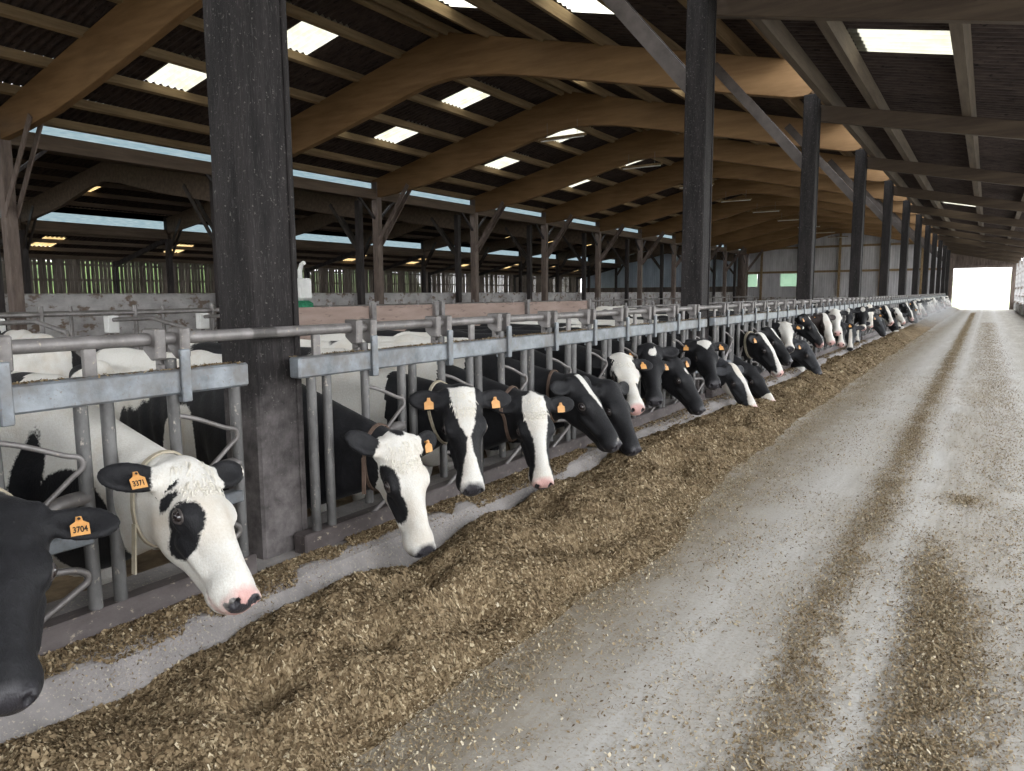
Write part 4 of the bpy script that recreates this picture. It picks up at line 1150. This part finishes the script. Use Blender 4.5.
def build_cow(s):
    P, R_ = cow_frame(s); sdf = make_sdf(s); bx, by = s['body']
    head_pts = np.array([P + np.array(q) @ R_ for q in ((-.12, -.3, -.3), (-.12, .3, .15), (.62, -.12, .08), (.62, .12, -.28), (-.1, -.3, .1), (-.1, .3, -.3), (.3, 0, -.33))])
    lo = np.minimum(head_pts.min(0), (bx - 1.80, by - .42, PEN - .03)); hi = np.maximum(head_pts.max(0), (bx + .3, by + .42, PEN + 1.42))
    f0, f1 = head_pts.min(0) + .03, head_pts.max(0) - .03
    v, F = polygonise(sdf, lo, hi, (f0, f1), s['fine'], s['coarse'])
    dh, db, q, b = sdf(v, True)
    hc = head_coat(s, q); bc = body_coat(s, b)
    nk = s.get('neck', 'black')
    nf = np.clip(b[:, 0] - s.get('nkx', -.02) + .15 * (b[:, 2] - .9), -.2, .2)            # neck / shoulder boundary
    nc = np.full(len(v), -.2 if nk == 'black' else .2, f32)
    for op in s.get('nmarks', ()):
        nc = np.maximum(nc, e_f(b, op[1], op[2])) if op[0] == 'W' else np.minimum(nc, -e_f(b, op[1], op[2]))
    bc = np.where(nf > 0, nc, bc)
    coat = np.where(dh < db + .004, hc, bc)
    for e in s['ears']:
        rel = q - e['base'].astype(f32); t = rel @ e['dir'].astype(f32); de = sd_ear(q, e)
        er = (de < .012) & (t > e.get('white_to', -.03)); 
        cf = (e.get('white_to', -.03) - t) if s['face'] == 'white' else np.full(len(t), -.2)
        coat = np.where(de < np.minimum(sd_head(q, ()), db) + .003, cf if e.get('col', 'black') == 'black' else .2, coat)
    skin = np.maximum(e_f(q, (.535, 0, -.088), (.050, .070, .058)), e_f(q, (.50, 0, -.142), (.055, .075, .020)))
    dk = np.full(len(v), {'dark': 1., 'pink': -1., 'mix': 0.}[s.get('nose', 'dark')], f32)
    for sd in (-1, 1): dk = np.maximum(dk, e_f(q, (.540, sd * .041, -.082), (.026, .0155, .021)) * 90)  # nostril hollows darkened in the colour as shade
    for c, r_ in s.get('nspots', ()): dk = np.maximum(dk, e_f(q, c, r_) * 30)
    o0 = np.array([bx, by, PEN])
    me = np_mesh('cow', v - o0, F, [M[s.get('mat', 'cow')]], {'coat': coat, 'skin': skin, 'darknose': dk})
    o = bpy.data.objects.new('cow', me); C.objects.link(o); o.location = o0
    tag(o, s['label'], 'cow', s.get('group', 'cows feeding along the barrier'))
    if s.get('eyes', True):
        for sd in (-1, 1): add_eye(s, P, R_, sdf, o, sd)
    for side, txt in s.get('tags', ()):
        e = [e for e in s['ears'] if e['side'] == side][0]; add_tag(s, P, R_, e, o, txt, s.get('tagbig', 1.))
    if s.get('collar'): add_collar(s, sdf, P, R_, o, M[s['collar'][0]], *s['collar'][1:])
    if s.get('lock'): add_forelock(s, P, R_, o, M['forelock'], s['lock'], s['seed'])
    return o

EL, ER = ear_frame(1), ear_frame(-1)
def ears(l=None, r=None, wt=-.03, **k):
    a = ear_frame(1, **(l or {})); b = ear_frame(-1, **(r or {})); a['white_to'] = b['white_to'] = wt; return [a, b]
NEAR = dict(fine=.0085, coarse=.024); MIDD = dict(fine=.011, coarse=.03); FARR = dict(fine=.018, coarse=.04)
def slot_y(k, p): return PY(k) + p * PITCH + .125
BL = lambda *w: ('blaze', [-.06, .05, .12, .2, .27, .34, .42, .5, .58], list(w))
COWS = [
 dict(P=(-2.30, .93, .82), h=(.66, -.32, -.68), body=(-3.25, slot_y(0, 7) - .02), face='black', marks=(('W', (.06, .02, -.02), (.012, .012, .02)), ), nose='dark', coat='black', seed=1,
      ears=ears(dict(tilt=(.16, -.06), fwd=(.05, 1), ln=.20)), tags=((1, '3704'),), collar=('strap', .12, .018, 'collar', 12), label='black cow cut off by the left picture edge, orange ear tag 3704', **NEAR),
 dict(P=(-2.30, 1.53, .83), h=(.76, -.12, -.63), roll=-20, body=(-3.25, slot_y(0, 8)), face='white', seed=2, neck='white', coat='white',
      marks=(('B', (.215, -.085, -.070), (.068, .055, .075)), ('B', (.255, -.090, -.125), (.062, .06, .085)), ('B', (.115, -.115, -.085), (.022, .06, .05)), ('B', (.07, -.10, -.05), (.02, .05, .03)), ('B', (.06, -.11, -.13), (.03, .06, .03))),
      nmarks=(('B', (.16, -.22, 1.02), (.045, .14, .16)), ('B', (.04, -.24, .72), (.07, .2, .24)), ('B', (.20, -.2, .98), (.06, .1, .12)), ('B', (.42, -.10, .80), (.26, .2, .22)), ('B', (.22, .1, .95), (.2, .2, .16)), ('B', (.55, -.14, .62), (.1, .12, .12))),
      bmarks=(('B', (-.06, -.26, 1.16), (.05, .12, .20)), ('B', (-.16, -.26, .95), (.05, .12, .30)), ('B', (-.30, -.34, 1.0), (.10, .2, .30)), ('B', (-.62, -.34, .75), (.16, .2, .42)), ('B', (-.95, -.3, 1.05), (.12, .2, .3)), ('B', (-.05, -.25, .62), (.12, .2, .26))),
      nose='pink', nspots=(((.545, -.03, -.10), (.03, .05, .022)), ((.55, .03, -.07), (.03, .03, .03)), ((.535, -.045, -.075), (.02, .02, .015))),
      ears=ears(dict(tilt=(-.35, .1)), dict(tilt=(-.30, -.30), fwd=(.35, 1), ln=.20), wt=.055), tags=((-1, '3371'),), collar=('strap', .09, .016, 'collar', 26), lock=420,
      label='white faced cow with black eye patch, ear tag 3371, beside the closest post', **NEAR),
 dict(P=(-2.30, 2.63, .72), h=(.40, -.10, -.91), up=(.30, -.12, .9), body=(-3.22, slot_y(1, 0)), face='white', seed=3, nkx=.06, coat='mixed',
      marks=(('B', (.185, -.10, -.07), (.095, .066, .065)), ('B', (.285, -.085, -.085), (.10, .062, .06)), ('B', (.19, .12, -.10), (.12, .06, .06)), ('B', (.33, .10, -.12), (.10, .05, .05)), ('B', (-.05, 0, -.03), (.035, .03, .06))),
      bmarks=(('W', (-.75, -.2, 1.30), (.75, .4, .14)), ('W', (-.35, -.3, .85), (.14, .2, .26)), ('W', (-.9, -.3, .6), (.22, .2, .3))),
      nose='dark', nspots=(), ears=ears(dict(tilt=(-.20, -.25), ln=.17), dict(tilt=(-.62, .10), fwd=(.1, 1), ln=.20), wt=.05), tags=((1, None),), collar=('strap_brown', .09, .016, 'collar', 30), lock=420,
      label='long white face with black cheek, just right of the closest post', **NEAR),
 dict(P=(-2.32, 3.14, .90), h=(.40, -.36, -.84), body=(-3.25, slot_y(1, 1)), face='black', seed=4, nkx=.48, coat='cream',
      marks=(BL(.075, .066, .056, .040, .010, .018, .040, .060, .085), ('W', (.47, 0, -.15), (.07, .09, .045)), ('B', (-.05, 0, -.05), (.04, .09, .09))),
      bmarks=(('B', (-.75, -.1, 1.32), (.6, .3, .10)), ('B', (-1.3, -.3, .9), (.3, .3, .3))), nose='dark', ears=ears(dict(tilt=(-.08, -.22), ln=.20), dict(tilt=(-.10, -.02), ln=.19)), tags=((1, None), (-1, None)), collar=('strap', .12, .016), lock=420,
      label='black cow facing the camera, wide white forehead pinched to a blaze, dark nose', **NEAR),
 dict(P=(-2.30, 3.84, .78), h=(.38, -.36, -.85), body=(-3.25, slot_y(1, 2)), face='black', seed=5, nkx=.34, coat='white',
      marks=(BL(.055, .078, .075, .058, .040, .034, .042, .065, .10), ('W', (.47, 0, -.14), (.09, .09, .07)), ('B', (-.05, .05, -.04), (.04, .05, .06)), ('B', (-.05, -.06, -.04), (.04, .05, .06))), nose='pink',
      nspots=(((.55, -.01, -.115), (.03, .055, .022)),), ears=ears(dict(tilt=(-.05, -.12), ln=.19), dict(tilt=(-.15, .0), ln=.18)), tags=((1, None),), collar=('strap_brown', .12, .018), lock=420,
      label='black cow with full white blaze and pink nose, fifth head from the left', **NEAR),
 dict(P=(-2.32, 4.48, .84), h=(.66, -.02, -.75), body=(-3.25, slot_y(1, 3)), face='black', seed=6, nkx=.16, bmarks=(('B', (-.6, -.3, .8), (.3, .3, .3)),), coat='cream',
      marks=(('blaze', [-.02, .05, .15, .25, .27], [.030, .034, .026, .012, .0], .0), ('W', (.53, .0, -.04), (.04, .018, .03))), nose='dark', ears=ears(), tags=(), collar=('strap_brown', .13, .018),
      label='black cow in profile with narrow white forehead stripe and white nose spot', **NEAR),
 dict(P=(-2.34, 5.07, .73), h=(.53, -.16, -.83), body=(-3.25, slot_y(1, 4)), face='black', seed=7, coat='mixed', marks=(), nose='dark', ears=ears(), tags=(),
      label='all black cow, head low, right behind the profile cow with forehead stripe', **NEAR),
 dict(P=(-2.48, 5.54, .91), h=(.54, -.56, -.63), body=(-3.28, slot_y(1, 5)), face='black', seed=8, coat='mixed',
      marks=(('blaze', [-.07, .0, .1, .2, .28, .33], [.06, .10, .105, .10, .08, .0]), ('blaze', [.30, .4, .5, .6], [.03, .05, .09, .10]), ('W', (.48, 0, -.13), (.09, .09, .09))), nose='pink', ears=ears(dict(tilt=(.12, -.15))), tags=((1, None),), lock=200,
      label='cow with shaggy white forehead and pale pink nose, behind two black heads', **MIDD),
 dict(P=(-2.46, 6.09, .95), h=(.34, -.54, -.77), body=(-3.28, slot_y(1, 6)), face='black', seed=9, coat='black', marks=(('W', (.075, .01, -.01), (.04, .035, .04)), ('W', (.06, .035, -.01), (.05, .012, .04))), nose='dark', ears=ears(None, dict(tilt=(.25, -.05), fwd=(.1, 1))), tags=((-1, None),),
      label='black cow with small white forehead star beside the shaggy white forehead', **MIDD),
 dict(P=(-2.42, 6.68, .79), h=(.60, -.10, -.79), body=(-3.25, slot_y(1, 7)), face='black', seed=10, coat='mixed', marks=(('W', (.14, .0, -.01), (.035, .020, .04)),), nose='dark', ears=ears(dict(tilt=(-.1, .1)), dict(tilt=(-.2, -.1))), tags=((1, None), (-1, None)), collar=('strap', .14, .024),
      label='big black cow in profile with tiny bluish white brow spot', **MIDD),
 dict(P=(-2.38, 7.31, .93), h=(.45, -.60, -.66), body=(-3.25, slot_y(1, 8)), face='black', seed=11, nkx=.1, coat='white', marks=(('blaze', [-.0, .03, .12, .13], [.07, .075, .012, .0]),), nose='dark', ears=ears(), tags=((1, None), (-1, None)),
      label='black cow with white forehead triangle, in front of the second dark post', **MIDD),
 dict(P=(-2.34, 8.26, .60), h=(.60, -.22, -.77), body=(-3.22, slot_y(2, 0) - .03), face='black', seed=12, coat='white', marks=(BL(.03, .05, .05, .038, .032, .034, .05, .07, .10), ('jaw', -.115, .05)), nose='pink', ears=ears(), tags=(), mat='cow_grey',
      label='grey black cow with white blaze and white jaw, past the second dark post', **MIDD),
 dict(P=(-2.32, 9.41, .89), h=(.58, -.09, -.81), body=(-3.25, slot_y(2, 2)), face='black', seed=13, coat='mixed', marks=(BL(.045, .06, .055, .045, .04, .04, .05, .07, .10), ('W', (.5, 0, -.13), (.07, .09, .06))), nose='pink', ears=ears(), tags=((-1, None),), collar=('strap', .10, .03),
      label='cow with broad white blaze and pale strap collar, standing out past the second dark post', **MIDD),
 dict(P=(-2.36, 9.05, .53), h=(.66, -.29, -.69), body=(-3.22, slot_y(2, 1)), face='black', seed=14, coat='black', marks=(('W', (.49, 0, -.11), (.10, .12, .13)),), nose='pink', ears=ears(), tags=(),
      label='black cow with white muzzle, head under the cow with the strap collar', **MIDD),
 dict(P=(-2.46, 10.39, .92), h=(.65, -.16, -.74), body=(-3.25, slot_y(2, 3)), face='black', seed=15, coat='black', marks=(('blaze', [0., .1, .2, .22], [.02, .02, .012, 0.]),), nose='dark', ears=ears(), tags=(), label='black cow with thin forehead streak, behind the cow with the strap collar', **MIDD),
 dict(P=(-2.42, 11.03, .98), h=(.33, -.78, -.54), body=(-3.25, slot_y(2, 4)), face='white', seed=16, coat='white', marks=(('B', (.19, -.11, -.08), (.10, .05, .06)), ('B', (.19, .11, -.08), (.12, .05, .06)), ('B', (.36, .08, -.12), (.1, .05, .06))), nose='dark', ears=ears(), tags=((1, None),), lock=120,
      label='white faced cow with black eyes looking back at the camera, before the third dark post', **MIDD),
 dict(P=(-2.30, 11.94, .65), h=(.56, -.10, -.82), body=(-3.22, slot_y(2, 5) + .05), face='black', seed=17, coat='black', mat='cow_grey', marks=(('W', (.02, .03, -.02), (.04, .03, .04)),), nose='dark', ears=ears(), tags=((-1, None),), label='dull dark grey cow with head deep in the feed near the third dark post', **MIDD),
 dict(P=(-2.42, 12.55, 1.04), h=(.60, .02, -.80), body=(-3.25, slot_y(2, 7)), face='black', seed=18, coat='black', marks=(('W', (.06, .0, -.01), (.035, .03, .04)), ('blaze', [.17, .25, .45, .58], [.012, .026, .028, .05], .02)), nose='pink', ears=ears(), tags=((-1, None),), label='black cow with forehead spot and slanting white stripe at the third dark post', **MIDD),
 dict(P=(-2.36, 13.77, 1.02), h=(.40, -.40, -.82), body=(-3.25, slot_y(2, 8)), face='black', seed=19, coat='mixed', mat='cow_brown', marks=(BL(.03, .05, .07, .075, .07, .07, .08, .09, .10), ), nose='pink', ears=ears(), tags=((-1, None),), label='brownish black cow with big white face patch just past the third dark post', **MIDD),
 dict(P=(-2.40, 15.00, 1.08), h=(.26, -.66, -.71), body=(-3.25, slot_y(3, 1)), face='white', seed=20, coat='white', marks=(('B', (.25, .11, -.1), (.12, .05, .07)), ('B', (.25, -.11, -.1), (.12, .05, .07))), nose='pink', ears=ears(), tags=(), label='cow with bluish white brow looking over its neighbours, past the third dark post', **FARR),
 dict(P=(-2.34, 15.24, .84), h=(.19, -.73, -.66), body=(-3.25, slot_y(3, 2)), face='black', seed=21, coat='black', marks=(('blaze', [.12, .2, .4, .58], [.01, .03, .04, .09]),), nose='pink', ears=ears(), tags=((1, None), (-1, None)), label='black cow with white lower blaze and two orange tags, head low beside the bluish brow', **FARR),
 dict(P=(-2.36, 16.78, .72), h=(.08, -.56, -.82), body=(-3.25, slot_y(3, 4)), face='black', seed=22, coat='black', mat='cow_grey', marks=(('blaze', [.10, .2, .4, .58], [.02, .03, .04, .08]),), nose='dark', ears=ears(), tags=((-1, None),), label='grey black cow with white stripe facing straight back, before the fourth dark post', **FARR),
 dict(P=(-2.40, 18.73, 1.05), h=(.12, -.53, -.84), body=(-3.25, slot_y(3, 7)), face='black', seed=23, coat='mixed', marks=(('W', (.05, 0, -.01), (.07, .05, .05)), ('W', (.5, 0, -.1), (.1, .1, .1))), nose='pink', ears=ears(), tags=((-1, None),), label='black cow with round white forehead patch at the fourth dark post', **FARR),
 dict(P=(-2.46, 20.60, 1.06), h=(.2, -.1, -.97), body=(-3.25, slot_y(4, 0)), face='white', seed=24, coat='white', marks=(('B', (.25, -.1, -.1), (.14, .05, .06)),), nose='pink', ears=ears(), tags=((-1, None),), label='cow with pale bluish poll and dark cheek just beyond the fourth dark post', **FARR),
 dict(P=(-2.34, 21.06, .80), h=(.5, -.05, -.86), body=(-3.22, slot_y(4, 1)), face='black', seed=25, coat='black', mat='cow_grey', marks=(), nose='dark', ears=ears(), tags=((-1, None),), label='big charcoal cow reaching far out into the feed beyond the fourth dark post', **FARR),
 dict(P=(-2.44, 23.70, 1.0), h=(.49, -.34, -.80), body=(-3.25, slot_y(4, 5)), face='black', seed=26, coat='mixed', marks=(BL(.02, .05, .06, .06, .055, .05, .06, .08, .1),), nose='pink', ears=ears(), tags=((-1, None),), label='black cow with clean white blaze held high, fifth place beyond the fourth dark post', **FARR),
 dict(P=(-2.36, 25.95, .90), h=(.56, -.35, -.75), body=(-3.25, slot_y(5, 0) - .2), face='white', seed=27, coat='white', marks=(('B', (.1, .0, -.2), (.15, .2, .1)),), nose='pink', ears=ears(), tags=(), label='mostly white faced cow near the fifth dark post', **FARR),
 dict(P=(-2.32, 25.38, .58), h=(.30, -.04, -.95), body=(-3.22, slot_y(4, 8)), face='black', seed=28, coat='black', marks=(('W', (.45, 0, -.1), (.14, .14, .12)),), nose='pink', ears=ears(), tags=((-1, None),), label='black cow with white muzzle pointing straight down before the fifth dark post', **FARR),
 dict(P=(-2.36, 28.89, 1.0), h=(.55, -.04, -.83), body=(-3.25, slot_y(5, 4)), face='black', seed=29, coat='black', marks=(BL(.01, .03, .035, .03, .03, .03, .04, .06, .08),), nose='pink', ears=ears(), tags=(), label='black cow with long narrow blaze, mid bay beyond the fifth dark post', **FARR),
]
import time as _t
_t0 = _t.time()
built = {}
for s in COWS:
    o = build_cow(s); index_kids(o); built[s['seed']] = o
print('cows', round(_t.time() - _t0, 1), 's', sum(len(o.data.polygons) for o in built.values()))
# every further place along the barrier: copies of the far cows, turned and shifted a little
taken = {}
for s in COWS:
    k = int((s['body'][1] - PY(0)) // S); p = int(round((s['body'][1] - PY(k) - .125) / PITCH)); taken[(k, p)] = 1
rr = random.Random(12)
DESC = {20: 'white browed cow', 21: 'black cow with a white lower blaze', 22: 'grey black cow with a white stripe', 23: 'black cow with a white brow patch', 24: 'pale polled cow with a dark cheek', 25: 'charcoal cow reaching out', 26: 'black cow with a clean white blaze', 27: 'mostly white faced cow', 28: 'black cow with a white muzzle', 29: 'black cow with a narrow blaze'}
far = [built[i] for i in range(20, 30)]
for k in range(2, 11):
    for p in range(9):
        if (k, p) in taken: continue
        y = slot_y(k, p)
        if y < 29 and rr.random() < .35: continue
        if y > 66: continue
        if y >= 29 and rr.random() < .12: continue
        j = rr.randrange(10); src = far[j]
        o = copy_tree(src); o.location = (src.location.x + rr.uniform(-.12, .04) - (.12 if y < 29 else 0), y, PEN); o.rotation_euler = (0, 0, rr.uniform(-.07, .07))
        o['label'] = '%s in the %s place past the %s dark post' % (DESC[20 + j], ORD[p + 1], ORD[k] if k > 1 else 'closest')
        o['group'] = 'cows feeding along the barrier'
# loose cows standing in the pen behind
def loose(src, loc, rz, label):
    o = copy_tree(built[src]); o.location = loc; o.rotation_euler = (0, 0, rz); o['label'] = label; o['group'] = 'cows standing loose in the pen'; return o
loose(24, (-8.2, 3.55, PEN), 2.9, 'black and white cow loose in the pen at the left picture edge')
loose(24, (-7.9, 18.5, PEN), 1.3, 'pale cow standing loose behind the board partition')
loose(20, (-5.9, 15.0, PEN), 1.75, 'whitish cow loose in the pen behind the second dark post')
loose(26, (-6.1, 23.0, PEN), 1.5, 'white backed cow loose further down the pen')
loose(27, (-5.9, 28.0, PEN), 1.7, 'white cow loose far down the pen')
# ------------------------------------------------------------------ daylight
w = bpy.data.worlds.new('overcast sky'); sc.world = w; w.use_nodes = True
nt = w.node_tree; nt.nodes.clear()
out = nt.nodes.new('ShaderNodeOutputWorld'); bg = nt.nodes.new('ShaderNodeBackground')
tc = nt.nodes.new('ShaderNodeTexCoord'); sp = nt.nodes.new('ShaderNodeSeparateXYZ'); L(nt, tc.outputs['Generated'], sp.inputs[0])
cl = noise(nt, tc.outputs['Generated'], 2.2, 5, .55)
base = ramp(nt, sp.outputs[2], [(0., (.97, .985, 1.)), (.35, (.90, .95, 1.)), (1., (.86, .93, 1.))])
colr = mix(nt, ramp(nt, cl, [(.42, (0, 0, 0)), (.62, (.9, .9, .9))]), base, (1, 1, 1))
L(nt, colr, bg.inputs[0]); bg.inputs[1].default_value = 1.0
L(nt, bg.outputs[0], out.inputs[0])

# ------------------------------------------------------------------ camera
cd = bpy.data.cameras.new('camera'); cam = bpy.data.objects.new('camera', cd); C.objects.link(cam)
cd.sensor_fit = 'HORIZONTAL'; cd.sensor_width = 36; cd.lens = 740 / 1024 * 36; cd.clip_end = 1000; cd.clip_start = .05
yaw, pitch, roll = .569, -.1223, -.0069
f = Vector((-math.sin(yaw) * math.cos(pitch), math.cos(yaw) * math.cos(pitch), math.sin(pitch)))
r0 = Vector((math.cos(yaw), math.sin(yaw), 0)); u0 = r0.cross(f)
r2 = r0 * math.cos(roll) + u0 * math.sin(roll); u2 = u0 * math.cos(roll) - r0 * math.sin(roll)
cam.matrix_world = Matrix(((r2.x, u2.x, -f.x, 0), (r2.y, u2.y, -f.y, 0), (r2.z, u2.z, -f.z, 1.40), (0, 0, 0, 1)))
sc.camera = cam
vs = sc.view_settings
vs.view_transform = 'Standard'; vs.look = 'None'; vs.gamma = 1; vs.use_curve_mapping = False; vs.exposure = 2.48
sc.cycles.max_bounces = 10; sc.cycles.diffuse_bounces = 6; sc.cycles.transmission_bounces = 6; sc.cycles.caustics_reflective = False; sc.cycles.caustics_refractive = False
sc.cycles.use_denoising = True
try: sc.cycles.denoiser = 'OPENIMAGEDENOISE'
except Exception: pass
sc.cycles.sample_clamp_indirect = 6

import os
_lab = {}
for o in C.objects:
    if o.parent is None and o.get('label'):
        if len(o['label'].split()) > 16: print('LONG', o.name, o['label'])
        _lab.setdefault(o['label'], []).append(o.name)
for a, b in _lab.items():
    if len(b) > 1: print('DUP', a, b)
